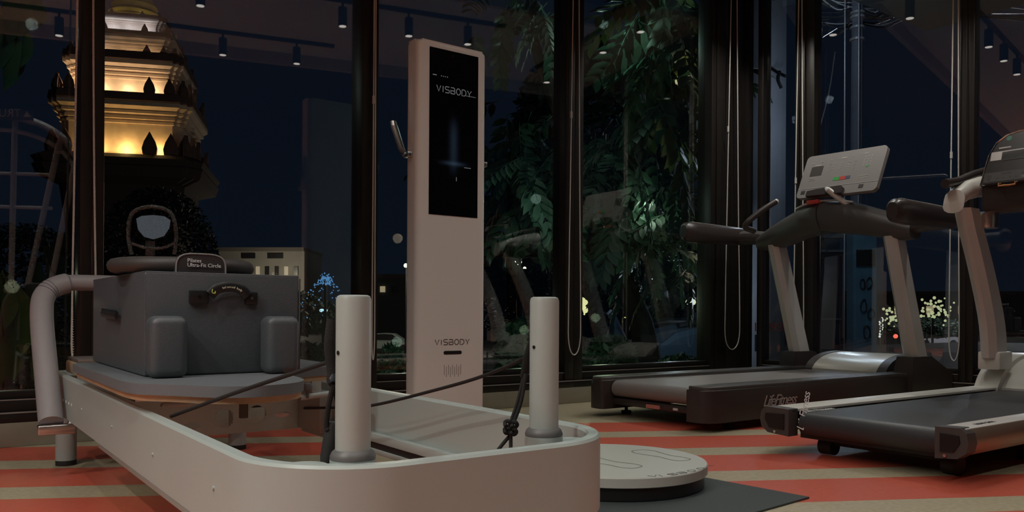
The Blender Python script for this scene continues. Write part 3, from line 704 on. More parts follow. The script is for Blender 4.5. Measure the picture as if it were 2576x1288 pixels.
# console screen
TLp = Vector((4.99,3.375,1.698)); TRp = Vector((4.99,2.795,1.690)); BLp = Vector((4.86,3.385,1.398)); BRp = Vector((4.86,2.805,1.390))
xd = (TRp-TLp).normalized(); yd = (TLp-BLp).normalized(); nd = xd.cross(yd).normalized()  # facing the runner
Wc, Hc = (TRp-TLp).length, (TLp-BLp).length
def cpt(a, b_, off=0): return BLp+xd*(a*Wc)+yd*(b_*Hc)+nd*off
cs_o = rrect(0,1,0,1,.07,5); ar_ = Wc/Hc
cs_o = []
for cx_,cy_,a0_ in ((.95,.91,0),(.05,.91,90),(.05,.09,180),(.95,.09,270)):
    for k in range(6):
        a = math.radians(a0_+90*k/5); cs_o.append((cx_+.05*math.cos(a), cy_+.09*math.sin(a)))
con = M().plate([cpt(a,b_,-.030) for a,b_ in cs_o], nd, .030).build('console', mat('console_face',(.26,.245,.24),.35), t1)
M().plate([cpt(.02+a*.96,.03+b_*.94,-.052) for a,b_ in cs_o], nd, .022).build('console_back', TDARK, con)
M().plate([cpt(.10,.50,.0003),cpt(.255,.50,.0003),cpt(.255,.72,.0003),cpt(.10,.72,.0003)], nd, .0008).build('display', mat('display_dark',(.075,.068,.062),.3), con)
def mark(boxes, m, nm='console_marks'):
    mb = M()
    for a,b_,w_,h_ in boxes: mb.plate([cpt(a,b_,.0005),cpt(a+w_,b_,.0005),cpt(a+w_,b_+h_,.0005),cpt(a,b_+h_,.0005)], nd, .0008)
    o = mb.build(nm, m, con); o['kind'] = 'stuff' if len(boxes) > 2 else 'thing'; return o
mark([(.0,.205,1,.006)], SILVER, 'trim_line')
mk = [(.14,.735,.075,.02),(.085,.80,.035,.012),(.20,.815,.04,.012),(.33,.83,.02,.01),(.43,.83,.015,.012),(.465,.83,.07,.022),(.60,.85,.025,.01),(.70,.86,.015,.012),(.74,.865,.05,.016)]
for cx_ in (.38,.475,.585):
    for cy_ in (.60,.665,.73): mk.append((cx_-.010,cy_,.020,.012))
for cx_ in (.335,.335,.65,.65):
    for cy_ in (.56,.64,.72): mk.append((cx_,cy_,.008,.018))
for i in range(3):
    for j in range(4): mk.append((.76+i*.038,.60+j*.065,.010,.022))
for i in range(4): mk += [(.74+i*.032,.36,.02,.012),(.745+i*.03,.315,.014,.012)]
mk += [(.205,.40,.02,.01),(.21,.34,.02,.01),(.10,.44,.09,.006),(.10,.40,.08,.006)]
mark(mk, mat('mark_white',(.45,.43,.42),.5))
mark([(.43,.33,.075,.075)], mat('key_green',(.05,.38,.08),.4), 'start_key'); mark([(.508,.33,.075,.075)], mat('key_red',(.5,.06,.05),.4), 'stop_key'); mark([(.586,.335,.055,.07)], mat('key_blue',(.08,.10,.16),.4), 'cool_down_key')
mark([(.80,.555,.03,.035)], MATS['key_green'], 'enter_key')
mark([(.05,.085,.055,.08),(.78,.085,.055,.08)], mat('key_dark',(.05,.045,.045),.4), 'side_key')
text('LifeFitness', .020, cpt(.42,.150,.001), xd, yd, mat('print_dark',(.03,.03,.03),.5), con, shear=.3)
M().plate([cpt(.17,-.03,.004),cpt(.62,-.03,.004),cpt(.62,.10,.004),cpt(.60,.13,.004),cpt(.30,.115,.004),(cpt(.17,.085,.004))], nd, .03).build('reading_ledge', TDARK, con)
M().tube([cpt(.42,.10,.03), cpt(.47,.03,.05), Vector((4.90,3.05,1.32))+Vector((0,-.03,0)), Vector((4.93,2.98,1.29))], [.012,.019,.020,.018], 12).build('console_neck', SILVER, t1)
# ================================================================== TREADMILL 2
t2 = thing('treadmill', 'black belt treadmill with silver rails and white curved uprights', 'treadmill', (4.2,1.84,0))
for y0,y1,sd in ((1.388,1.482,-1),(2.10,2.225,1)):
    rl = M(); rl.prism([(3.00,y0),(5.5,y0),(5.5,y1),(3.00,y1)], .188,.200,.004); rl.build('foot_rail', CREAM if sd > 0 else SILVER, t2)
    # rounded outer skirt
    ys = y0 if sd < 0 else y1; pr = [(ys,.196),(ys-sd*-.012 if sd > 0 else ys-.012,.18),(ys+sd*.018,.15),(ys+sd*.012,.12),(ys,.105),(ys-sd*.10,.105),(ys-sd*.10,.190)]
    M().loft([[(3.03,y,z) for y,z in pr],[(5.5,y,z) for y,z in pr]]).build('side_skirt', mat('skirt_reflection_tint',(.40,.30,.22),.3,.6), t2)  # silver skirt with its orange-bronze reflection mixed into the base colour
    cp = M(); cwd = .098 if sd < 0 else .125; oc = [(ys+sd*.020,.150),(ys+sd*.012,.185),(ys-sd*.01,.203),(ys-sd*cwd,.200),(ys-sd*cwd,.085),(ys-sd*.02,.092),(ys+sd*.012,.115)]
    cp.loft([[(2.975,y,z) for y,z in oc],[(3.04,y,z) for y,z in oc]]); cpo = cp.build('end_cap', TGREY, t2)
    ic = [(ys-sd*.008,.150),(ys-sd*.012,.175),(ys-sd*(cwd-.02),.178),(ys-sd*(cwd-.02),.112),(ys-sd*.03,.115)]
    M().loft([[(2.970,y,z) for y,z in ic],[(2.978,y,z) for y,z in ic]]).build('cap_inset', BLACK, cpo)
    M().cyl((2.967,ys-sd*.06,.100),(2.975,ys-sd*.06,.100), .006, seg=10).build('screw', CHROME, cpo)
prof = [(5.25,.186)]+[(3.055-.046*math.sin(math.radians(a)), .138+.048*math.cos(math.radians(a))) for a in range(0,181,15)]+[(5.25,.09)]
M().loft([[(x,1.500,z) for x,z in prof],[(x,2.075,z) for x,z in prof]]).build('belt', BELT2, t2)
dk = M(); dk.box(3.06,5.3,1.484,2.10,.075,.182); dk.build('deck', BLACK, t2)
text('Life Fitness', .055, Vector((3.052,2.066,.1875)), (1,0,0), (0,1,0), PRW, t2, shear=.4, space=.9)
text('LifeFitness', .045, Vector((3.0075,2.050,.112)), (.3,0,1), (-.2,1,.0), PRW, t2, shear=.3, space=.9)
text('ROW GYM', .030, Vector((3.15,1.415,.2005)), (1,0,0), (0,1,0), mat('print_black2',(.03,.03,.03),.5), t2)
fr = M(); fr.box(3.15,3.22,1.52,2.04,.045,.085,.006); fr.cyl((3.16,1.48,.04),(3.16,1.54,.04), .038); fr.cyl((3.16,2.0,.04),(3.16,2.06,.04), .038); fr.build('rear_feet', RUBBER, t2)
for y in (1.50,2.16): 
    M().lathe([(.03,0),(.03,.03),(.012,.032),(.012,.12)], (3.75,y,0), 14).build('foot', RUBBER, t2)
    M().lathe([(.03,0),(.03,.03),(.012,.032),(.012,.12)], (5.3,y,0), 14).build('foot', RUBBER, t2)
# arched motor cover in cream
def cov2(y0,y1,m,nm,d0=0,d1=0,h=0):
    def pr_(d): 
        q = [(4.90+d,.198),(4.95+d,.250+h),(5.03+d,.305+h),(5.14+d,.345+h),(5.28+d,.365+h),(5.45,.360+h),(5.62,.31),(5.68,.20)]
        return [(p.x,p.y) for p in catmull([(a,b_,0) for a,b_ in q],3)]+[(5.68,.06),(4.90+d,.06)]
    return M().loft([[(x,y0,z) for x,z in pr_(d0)],[(x,y1,z) for x,z in pr_(d1)]]).build(nm, m, t2)
cov2(2.09,2.225,CREAM,'cover_side',-.02,0,.012); cov2(1.50,2.09,CREAM,'motor_cover',.03,.03); cov2(1.388,1.50,CREAM,'cover_side',0,-.02,.012)
# curved uprights
for y, sg in ((2.13,1),(1.49,-1)):
    pth = [onv(x,yy,2.13) for x,yy in ((2497,900),(2492,820),(2478,740),(2458,650),(2440,580),(2428,525))]
    wx = [.075,.074,.072,.068,.064,.060]
    up_ = M(); rs = []
    for p,w_ in zip(catmull(pth,3), catmull([(a,0,0) for a in wx],3)):
        w1 = w_.x; rs.append([(p.x-w1,y-.012,p.z),(p.x-w1*.6,y-.045,p.z),(p.x+w1,y-.045,p.z),(p.x+w1,y+.045,p.z),(p.x-w1*.6,y+.045,p.z),(p.x-w1,y+.012,p.z)])
    up_.loft(rs); up_.build('upright', SILVER, t2)
    # cowl: broad curved blade flowing into the head
    cwl = M(); sec2 = []
    for (px_,py_,hz) in ((2397,520,.035),(2400,500,.05),(2425,480,.055),(2460,470,.058),(2490,468,.062),(2505,470,.06)):
        p = onv(px_,py_,2.13); sec2.append([(p.x,y+.055*math.cos(a),p.z+hz*math.sin(a)) for a in [2*math.pi*k/12 for k in range(12)]])
    cwl.loft(sec2); cwl.build('cowl', CREAM, t2)
    M().lathe([(.055,-.05),(.058,-.02),(.058,.03),(.04,.04)], (4.72,y-.05*sg,1.13), 20).build('cup_holder', STEEL, t2)
    g = [onv(x,yy,2.13) for x,yy in ((2386,461),(2420,455),(2455,440),(2495,428))]
    M().tube(catmull([Vector((p.x,y+.02*sg,p.z)) for p in g],4), .025, 12).build('handrail', TDARK, t2)
    M().box(4.86,5.02,y-.06,y+.06,.30,.40,.01).build('upright_boot', CREAM, t2)
# head and console
hd = M(); hd.box(4.62,4.82,1.60,2.07,1.16,1.31,.02,3); hd.build('console_head', TDARK, t2)
k0 = Vector((4.60,2.065,1.30)); kx = Vector((0,-1,0)); ky = Vector((.30,0,1)).normalized(); kn_ = kx.cross(ky)
def kp(a,b_,o=0): return k0+kx*a+ky*b_+kn_*o
o2 = [(-.0,0),(.45,0),(.45,.02)]+[(.45-.0-.00-.14*(1-math.cos(math.radians(a)))*.6, .13+.15*math.sin(math.radians(a))) for a in range(0,91,15)]+[(.05+.06*(1-math.sin(math.radians(a))), .28-.13*(1-math.cos(math.radians(a)))*1.0) for a in range(0,91,15)]
o2 = [(0,0),(.46,0),(.435,.17),(.40,.245),(.36,.275),(.30,.29),(.16,.29),(.10,.275),(.055,.24),(.025,.17)]
c2 = M().plate([kp(a,b_,-.04) for a,b_ in o2], kn_, .04).build('console', mat('console_dark',(.035,.032,.030),.3), t2)
M().tube([kp(a,b_,.001) for a,b_ in o2], .004, 6, closed=True).build('console_rim', CHROME, c2)
def mk2(boxes, m, nm):
    mb = M()
    for a,b_,w_,h_ in boxes: mb.plate([kp(a,b_,.0005),kp(a+w_,b_,.0005),kp(a+w_,b_+h_,.0005),kp(a,b_+h_,.0005)], kn_, .0012)
    return mb.build(nm, m, c2)
mk2([(.035,.135,.39,.05)], SILVER, 'console_band'); mk2([(.09,.128,.28,.052)], BLACK, 'display')
mk2([(.015,.012,.43,.055)], TGREY, 'key_panel'); mk2([(.03,.02,.025,.035),(.10,.045,.05,.015),(.20,.02,.04,.03)]+[(.08+.03*k,.025,.012,.008) for k in range(10)], PRW, 'keys')
mb = M(); mb.lathe([(.014,-.001),(.014,.001)], (0,0,0), 20); q = kp(.115,.255,.001)
mt = Matrix((kx,ky,kn_)).transposed().to_4x4(); mt.translation = q
for v in mb.b.verts: v.co = mt @ v.co
mb.build('green_sticker', mat('sticker_green',(.12,.42,.30),.5), c2)
mk2([(.07,.20,.06,.008)], PRW, 'print')
M().tube([kp(.10,-.004,.01),kp(.10,-.02,.012),kp(.13,-.02,.012),kp(.15,-.022,.012),kp(.18,-.02,.012),kp(.18,-.004,.01)], .005, 8).build('safety_clip', mat('clip_orange',(.55,.22,.06),.5), t2)

# ================================================================== THINGS BEHIND THE VIEWER, SEEN IN THE GLASS
def um(px, py, D):  # real position of a point whose mirror image stands at depth D
    p = pix(px,py,D); return Vector((p.x, 2*(VW+.03)-p.y, p.z))
RIG = mat('rig_grey',(.30,.30,.30),.45)
rgk = thing('cable_rig', 'black arched exercise rig with a lettered top bar, reflected at the left', 'exercise rig', (um(60,500,8.2).x, um(60,500,8.2).y, 0))
pa = [um(x,y,8.2) for x,y in ((-160,340),(-60,297),(20,292),(100,312),(160,350),(195,400))]
rm = M(); rm.tube(catmull(pa,5), .035, 10); 
pb = [p+Vector((0,0,-.14)) for p in pa]; rm.tube(catmull(pb,5), .022, 10); rm.build('arch_bar', RIG, rgk)
for x0,y0,x1_ in ((37,300,30),(150,350,95),(192,395,150),(-110,320,-110)):
    a = um(x0,y0,8.2); b_ = um(x1_,600,8.2); d_ = (b_-a); b2 = a+d_*((a.z)/(a.z-b_.z)); M().cyl(a, b2, .028, seg=10).build('upright', RIG, rgk)
for yy in (432,516):
    M().cyl(um(-110,yy,8.2), um(130,yy+8,8.2), .018, seg=8).build('crossbar', RIG, rgk)
a = um(84,290,8.1); b_ = um(-40,288,8.1); dd = Vector((b_.x-a.x,b_.y-a.y,0)).normalized()
sg_ = M().plate([a+Vector((0,0,-.05)), b_+Vector((0,0,-.05)), b_+Vector((0,0,.05)), a+Vector((0,0,.05))], (0,-1,0), .02).build('name_plate', TDARK, rgk)
text('TRUE', .115, um(76,296,8.1)+Vector((0,.04,0))+dd*.10, dd, (0,0,1), PRW, rgk)
tri = um(76,296,8.1)+Vector((0,.04,0)); M().plate([tri, tri+dd*.075, tri+dd*.04+Vector((0,0,.06))], (0,1,0), .003).build('emblem', PRW, rgk)
el = um(383,575,9.0)
ec = thing('exercise_bike', 'exercise bike with a glowing oval console screen, reflected above the grey box', 'exercise bike', (el.x,el.y,0))
def eo(px,py): p = um(px,py,9.0); return p
ov = [eo(x,y) for x,y in ((338,548),(352,540),(385,537),(415,541),(433,552),(430,575),(415,598),(385,607),(360,600),(342,578))]
M().plate(ov, (0,-1,0), .05).build('console', BLACK, ec)
M().plate([p+Vector((0,.004,0)) for p in [eo(x,y) for x,y in ((342,550),(355,543),(385,541),(413,544),(428,554),(425,574),(412,594),(385,602),(362,596),(346,577))]], (0,1,0), .002).build('screen', mat('bike_screen',(.2,.25,.3),.3, emit=(.62,.72,.85), es=.5), ec)
M().tube(catmull([eo(x,y) for x,y in ((330,640),(322,590),(330,540),(360,522),(400,522),(432,540),(443,590),(438,640))],4), .022, 8).build('handlebar', mat('bike_grey',(.5,.5,.5),.4), ec)
M().tube(catmull([eo(x,y) for x,y in ((330,612),(360,622),(385,625),(415,622),(440,610))],4), .016, 8).build('lower_bar', MATS['bike_grey'], ec)
M().cyl(el+Vector((0,-.1,-.1)), Vector((el.x,el.y-.15,.1)), .05, seg=12).build('column', MATS['bike_grey'], ec)
M().box(el.x-.3,el.x+.3,el.y-.20,el.y-.10,.0,.10,.02).build('base', TDARK, ec); M().box(el.x-.05,el.x+.05,el.y-1.1,el.y-.1,.03,.10,.02).build('base_beam', TDARK, ec)
M().cyl((el.x,el.y-.8,.1),(el.x,el.y-.85,.85), .03, seg=12).build('seat_post', STEEL, ec); M().box(el.x-.12,el.x+.12,el.y-1.0,el.y-.72,.84,.92,.035,3).build('seat', BLACK, ec)

# ================================================================== OUTSIDE
GZ = -2.45
struct('ground', M().box(-300,400,8,600,GZ-.2,GZ), mat('asphalt_night',(.045,.045,.05),.7,var=.3,bscale=.4))
pv = M(); pv.box(-12,30,4.34,13.5,-.55,-.30); struct('pavement', pv, mat('paving_dark',(.07,.07,.068),.8,var=.2,bscale=3))
struct('embankment', M().box(-12,30,13.4,13.6,GZ,-.30), MATS['paving_dark'])

# ---- lit tower (monument)
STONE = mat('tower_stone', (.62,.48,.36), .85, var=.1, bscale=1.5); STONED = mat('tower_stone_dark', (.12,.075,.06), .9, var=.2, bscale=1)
GOLD = mat('tower_gold', (.62,.50,.16), .6, var=.1, bscale=2)
tcx, tcy = cw((332-1288)/FPX*80+.1, 80)
tw = thing('monument_tower', 'tiered stone tower lit gold and pale blue against the night sky', 'monument', (tcx,tcy,GZ))
delta = math.radians(-30); # orientation of the nearest corner
base_rot = -TH+math.atan2(-.85,-.53)-math.radians(45)
def red(a, d):
    d = d*.5
    q = [(a,a-2*d),(a-d*.9,a-2*d),(a-d*.9,a-d*.9),(a-2*d,a-d*.9),(a-2*d,a)]
    o = []
    for k in range(4):
        c_, s_ = math.cos(k*math.pi/2), math.sin(k*math.pi/2)
        o += [(x*c_-y*s_, x*s_+y*c_) for x,y in q]
    return o
RB = Matrix.Rotation(base_rot, 3, 'Z')
def tz(y): return .6+(788+6-y)/27.8
def ringat(a, z, d=None):
    d = a*.16 if d is None else d
    return [RB @ Vector((x,y,0))+Vector((tcx,tcy,z)) for x,y in red(a,d)]
def stack(prof, m, nm):
    mb = M(); mb.loft([ringat(a,z) for a,z in prof]); return mb.build(nm, m, tw, ang=20)
tiers = [ # wall half width, y bottom, y wall top, y cornice top, cornice half width
 (5.25,396,314,262,6.15),(4.45,238,196,150,5.20),(3.72,142,112,78,4.30),(2.95,68,44,26,3.35)]
for a, yb, yw, yc, ac in tiers:
    z0, z1, z2 = tz(yb), tz(yw), tz(yc); h = z2-z1
    stack([(a*1.04,z0),(a*1.04,z0+.25),(a,z0+.3),(a,z1)], STONE, 'tier_wall')
    pr = [(a,z1),(a+(ac-a)*.18,z1+.02),(a+(ac-a)*.18,z1+h*.12),(a+(ac-a)*.08,z1+h*.14),(a+(ac-a)*.08,z1+h*.2),(a+(ac-a)*.35,z1+h*.22),(a+(ac-a)*.35,z1+h*.34),(a+(ac-a)*.25,z1+h*.37),(a+(ac-a)*.25,z1+h*.43),(a+(ac-a)*.6,z1+h*.48),(a+(ac-a)*.62,z1+h*.60),(a+(ac-a)*.52,z1+h*.62),(a+(ac-a)*.85,z1+h*.75),(ac,z1+h*.80),(ac,z2)]
    stack(pr, STONE, 'cornice')
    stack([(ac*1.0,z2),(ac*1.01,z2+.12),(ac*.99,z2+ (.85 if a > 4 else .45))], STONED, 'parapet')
# antefixes: leaf-shaped ornaments on each terrace edge
am = bpy.data.meshes.new('antefix'); bb = M()
oa = [(-.55,0),(-.62,.5),(-.45,1.1),(-.18,1.6),(0,1.95),(.18,1.6),(.45,1.1),(.62,.5),(.55,0)]
bb.plate([Vector((x,0,z)) for x,z in oa], (0,1,0), .35); bb.plate([Vector((x*.6,-.12,z*.75)) for x,z in oa], (0,1,0), .12)
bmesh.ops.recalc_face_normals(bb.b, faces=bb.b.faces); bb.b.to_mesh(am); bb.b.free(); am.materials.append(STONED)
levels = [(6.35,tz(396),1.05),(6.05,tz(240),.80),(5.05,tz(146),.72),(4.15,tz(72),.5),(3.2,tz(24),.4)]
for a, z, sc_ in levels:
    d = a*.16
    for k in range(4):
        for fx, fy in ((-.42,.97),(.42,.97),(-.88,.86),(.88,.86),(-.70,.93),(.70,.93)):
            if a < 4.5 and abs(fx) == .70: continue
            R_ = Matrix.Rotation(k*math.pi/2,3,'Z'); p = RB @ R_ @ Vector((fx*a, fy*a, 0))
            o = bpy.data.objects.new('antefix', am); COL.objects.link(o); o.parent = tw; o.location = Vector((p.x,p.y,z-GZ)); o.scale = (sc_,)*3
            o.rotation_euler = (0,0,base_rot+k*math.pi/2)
M().lathe([(2.0,tz(26)),(2.1,tz(20)),(2.35,tz(8)),(2.45,tz(2)),(2.2,tz(-4)),(2.4,tz(-12)),(2.0,tz(-22)),(2.1,tz(-34)),(1.5,tz(-60)),(.8,tz(-90)),(.1,tz(-130))], (tcx,tcy,0), 32).build('lotus_crown', GOLD, tw)
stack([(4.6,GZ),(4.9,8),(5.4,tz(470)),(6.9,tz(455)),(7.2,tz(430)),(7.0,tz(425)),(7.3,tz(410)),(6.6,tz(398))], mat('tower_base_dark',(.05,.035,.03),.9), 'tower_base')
def tl(px, py, fx, fy, z, e, col):  # floodlight fixture on a terrace
    p = RB @ Vector((fx,fy,0))+Vector((tcx,tcy,z))
    l = bpy.data.lights.new('flood', 'POINT'); l.energy = e; l.color = col; l.shadow_soft_size = .3
    o = bpy.data.objects.new('flood_light', l); COL.objects.link(o); o.parent = tw; o.location = p-Vector((tcx,tcy,GZ))
AMB = (1,.62,.22); PEA = (1,.70,.42); BLU = (.72,.78,1)
# visible faces: those adjacent to the nearest corner, which lies at local (+a,+a)
for (a,yb,yw,yc,ac), ee, col in zip(tiers, (230,130,90,38), (AMB,PEA,PEA,BLU)):
    z0 = tz(yb)+.5; off = a+.78
    for f in (-.6,-.1,.4,.85):
        c2_ = BLU if (yb == 142 and f > .5) else col
        tl(0,0, off, a*f, z0, ee, c2_); tl(0,0, a*f, off, z0, ee, c2_)

for k in range(6):
    a = k*math.pi/3; tl(0,0,3.0*math.cos(a),3.0*math.sin(a),tz(26)+.35,42,(1,.82,.28))
# ---- foliage helpers
def frond_mesh(n, L, ll, lw, droop, seed):
    rnd = random.Random(seed); mb = M(); pts = [Vector((L*t, 0, -droop*t*t*L)) for t in [k/8 for k in range(9)]]
    mb.tube(pts, [.006*(1-.7*k/8) for k in range(9)], 4)
    for k in range(n):
        t = .15+.85*k/(n-1); c = Vector((L*t,0,-droop*t*t*L)); ls = ll*(1-.35*abs(t-.5)*2)
        for sg in (-1,1):
            a = math.radians(58-22*t+rnd.uniform(-8,8)); d = Vector((math.cos(a), sg*math.sin(a), -rnd.uniform(.2,.5))).normalized()
            s_ = d.cross(Vector((0,0,1))).normalized(); up_ = s_.cross(d).normalized()
            P_ = [c, c+d*ls*.3+s_*lw*.5, c+d*ls*.7+s_*lw*.45, c+d*ls-up_*ls*.1, c+d*ls*.7-s_*lw*.45, c+d*ls*.3-s_*lw*.5]
            m1 = c+d*ls*.35-up_*lw*.12; m2 = c+d*ls*.7-up_*lw*.1
            V_ = [mb.b.verts.new(p) for p in P_]; a1 = mb.b.verts.new(m1); a2 = mb.b.verts.new(m2)
            for f in ((V_[0],V_[1],a1),(V_[1],V_[2],a2,a1),(V_[2],V_[3],a2),(V_[3],V_[4],a2),(V_[4],V_[5],a1,a2),(V_[5],V_[0],a1)): mb.b.faces.new(f)
    return mb
def mesh_of(mb, nm, m):
    me = bpy.data.meshes.new(nm); mb.b.to_mesh(me); mb.b.free(); me.materials.append(m); me.shade_smooth(); return me
FR = [mesh_of(frond_mesh(9,.85,.26,.075,.25,s), 'leaf', m) for s,m in ((1,LEAF),(2,LEAF),(3,LEAFD))]
FRB = mesh_of(frond_mesh(9,.85,.26,.075,.25,9), 'leaf', LEAF2)
def cloud(name, m, parent, c, rad, n, size, seed=0, org=None):
    rnd = random.Random(seed); mb = M(); vs, fs = [], []
    for i in range(n):
        d = Vector((rnd.gauss(0,1),rnd.gauss(0,1),rnd.gauss(0,1))).normalized(); r = rnd.uniform(.55,1)**.5
        p = Vector(c)+Vector((d.x*rad[0],d.y*rad[1],d.z*rad[2]))*r
        a = Vector((rnd.gauss(0,1),rnd.gauss(0,1),rnd.gauss(0,.6))).normalized(); b_ = a.cross(Vector((rnd.gauss(0,1),rnd.gauss(0,1),rnd.gauss(0,1)))).normalized(); s_ = size*rnd.uniform(.6,1.3)
        k = len(vs); vs += [p-a*s_, p+b_*s_*.4, p+a*s_, p-b_*s_*.4]; fs.append((k,k+1,k+2,k+3))
    me = bpy.data.meshes.new(name); me.from_pydata([tuple(v) for v in vs], [], fs); me.materials.append(m); mb.b.free()
    o = link(name, me, parent, org); o['kind'] = 'stuff'; return o
# near tree with large compound leaves, right of the kiosk
b0 = pix(1640,900,8.6); tr = thing('leafy_tree', 'tree with large drooping compound leaves outside, right of the kiosk', 'tree', (b0.x,b0.y,-.3))
M().tube(catmull([(b0.x,b0.y,-.3), pix(1618,840,8.6), pix(1585,750,8.5), pix(1530,630,8.5), pix(1465,450,8.4), pix(1390,250,8.3), pix(1330,60,8.3)],4), [.15-.004*k for k in range(25)], 10).build('trunk', BARK, tr)
for q in ([(1500,600,8.5),(1600,480,8.2),(1700,300,7.8),(1760,120,7.6)], [(1465,450,8.4),(1370,380,8.4),(1270,330,8.6)], [(1470,520,8.5),(1560,420,8.9),(1620,200,9.2),(1640,20,9.3)]):
    P_ = catmull([pix(*a) for a in q],4); M().tube(P_, [.06-.004*k for k in range(len(P_))], 7).build('branch', BARK, tr)
rnd = random.Random(11)
def fronds(n, xr, yr, dr, parent, meshes, sc_=(.7,1.1), mask=None):
    k = 0; g = 0
    while k < n and g < 5000:
        g += 1; px_, py_ = rnd.uniform(*xr), rnd.uniform(*yr)
        if mask and not mask(px_,py_): continue
        D_ = rnd.uniform(*dr); p = pix(px_,py_,D_)
        o = bpy.data.objects.new('leaf', rnd.choice(meshes)); COL.objects.link(o); o.parent = parent; o.location = p-ORG[parent.name]
        o.rotation_euler = (rnd.uniform(-.7,.7), rnd.uniform(.1,1.2), rnd.uniform(0,6.28)); s_ = rnd.uniform(*sc_); o.scale = (s_,s_,s_); k += 1
fronds(80, (1640,1745), (-60,300), (6.9,8.6), tr, FR[:2]+[FRB])
fronds(105, (1240,1600), (330,500), (6.8,9.0), tr, FR, (.6,.95))
fronds(70, (1180,1740), (250,480), (7.5,9.8), tr, FR, (.7,1.1))
fronds(50, (1600,1740), (380,680), (7.0,9.2), tr, FR, (.5,.9))
fronds(14, (1180,1420), (-30,90), (6.6,8.0), tr, FR, (.5,.8))
fronds(22, (1480,1740), (500,640), (7.5,10), tr, FR, (.5,.9))
cc = pix(1530,330,12); cloud('foliage', LEAFD, tr, cc, (1.5,1.2,1.35), 7000, .11, 3)
# other trees beyond
def far_tree(lab, px_, py0, py1, D_, rx, m, seed, n=5000, grp=None, size=None, cat='tree', nm='street_tree'):
    top = pix(px_,py0,D_); bot = pix(px_,py1,D_); g = GZ if D_ > 14 else -.3
    t = thing(nm, lab, cat, (top.x,top.y,g), group=grp)
    h = (top.z-bot.z)/2; c = Vector((top.x,top.y,(top.z+bot.z)/2))
    M().tube(catmull([(top.x,top.y,g),(top.x+.1,top.y,(g+c.z)/2),(top.x,top.y,c.z)],4), .03*h+.05, 8).build('trunk', BARK, t)
    cloud('foliage', m, t, c, (rx,rx*.8,h), n, size or rx*.05, seed)
    return t
far_tree('dark tree crown behind the kiosk, below the lit tower on its right side', 640,720,860,48,5,LEAFD,5,5000)
far_tree('tall dark tree standing in front of the tower base', 400,470,830,34,2.4,LEAFD,6,9000)
far_tree('dark tree filling the window left of the beaded cord', 60,560,900,26,2.2,LEAFD,8,7000)
far_tree('broad dark tree behind the leafy tree, over the motorbikes', 1500,520,860,30,4.6,LEAFD,9,9000)
far_tree('dark tree seen just right of the kiosk edge', 1290,640,860,44,2.4,LEAFD,10,5000)
far_tree('round dark tree right of the advertising panel', 2330,800,850,70,4.2,LEAFD,12,4000)
# near shrubs behind the glass
def shrub(lab, x0,x1,y0,y1,D_,seed,n=3500,m=LEAF,grp=None,size=.05):
    a = pix((x0+x1)/2,y0,D_); b_ = pix((x0+x1)/2,y1,D_); wd = (x1-x0)/2*D_/FPX
    t = thing('hedge_shrub', lab, 'shrub', (a.x,a.y,-.3), group=grp)
    M().cyl((a.x,a.y,-.3),(a.x,a.y,(a.z-.3)/2), .03, seg=6).build('stem', BARK, t)
    cloud('foliage', m, t, (a.x,a.y,(a.z-.28)/2), (wd,wd*.7,(a.z+.26)/2), n, size, seed)
shrub('green shrub behind glass between the kiosk and right white post', 1235,1430,790,950,8.0,21,4200)
shrub('green shrub low behind glass left of the motorbikes', 1450,1620,840,960,8.0,22,3800)
shrub('green shrub outside in front of the motorbikes', 1620,1790,890,960,7.4,23,2600)
shrub('small shrub outside between the window cord and the kiosk', 950,1020,860,960,7.0,24,1500)
shrub('dark shrub outside behind the left white post', 640,880,860,980,8.0,25,3000,LEAFD)
shrub('dark shrub outside behind the padded footbar', 60,240,860,990,6.6,26,3000,LEAFD)
# broad-leaved plants at the left
def broad(lab, leaves, base, D_, m):
    p0 = pix(*base,D_); t = thing('broadleaf_plant', lab, 'plant', (p0.x,p0.y,-.3))
    M().tube([(p0.x,p0.y,-.3), p0], .012, 7).build('stem', BARK, t)
    for (x0,y0,x1,y1,wd) in leaves:
        a = pix(x0,y0,D_); b_ = pix(x1,y1,D_-.25); ax = (b_-a); Ln = ax.length; ax.normalize(); sd_ = ax.cross(Vector((.5,.8,.1))).normalized(); nn = sd_.cross(ax)
        mb = M(); rows = []
        for k in range(9):
            f = k/8; w_ = wd*math.sin(math.pi*min(1,f*.96+.04))**.8*(1-.2*f); c = a+ax*Ln*f+nn*(.12*Ln*math.sin(math.pi*f))
            rows.append([mb.b.verts.new(c-sd_*w_+nn*w_*.25), mb.b.verts.new(c), mb.b.verts.new(c+sd_*w_+nn*w_*.25)])
        for k in range(8):
            for j in range(2): mb.b.faces.new((rows[k][j],rows[k][j+1],rows[k+1][j+1],rows[k+1][j]))
        mb.build('leaf', m, t, fix=False)
        M().tube([p0, (p0+a)/2+Vector((0,0,.05)), a], .008, 5).build('leaf_stalk', m, t)
broad('plant with broad yellow-green leaves at the left edge behind glass', [(5,740,30,960,.11),(40,720,50,900,.09),(-30,800,-10,980,.10),(0,700,10,830,.07),(60,800,80,960,.06)], (10,700), 5.6, LEAF2)
broad('plant with hanging pale leaves at the top left corner', [(10,-30,20,110,.09),(45,-40,45,100,.08),(75,-20,95,70,.06),(-20,0,-5,180,.10),(20,60,10,230,.10),(60,60,50,170,.05)], (-120,-90), 6.4, LEAF)
broad('dark broad-leaved plant behind the footbar, left of the box', [(110,620,150,700,.08),(140,600,190,640,.06),(90,660,60,760,.08),(150,690,185,820,.08),(120,640,170,590,.07),(80,700,120,860,.08)], (125,760), 6.0, LEAFD)
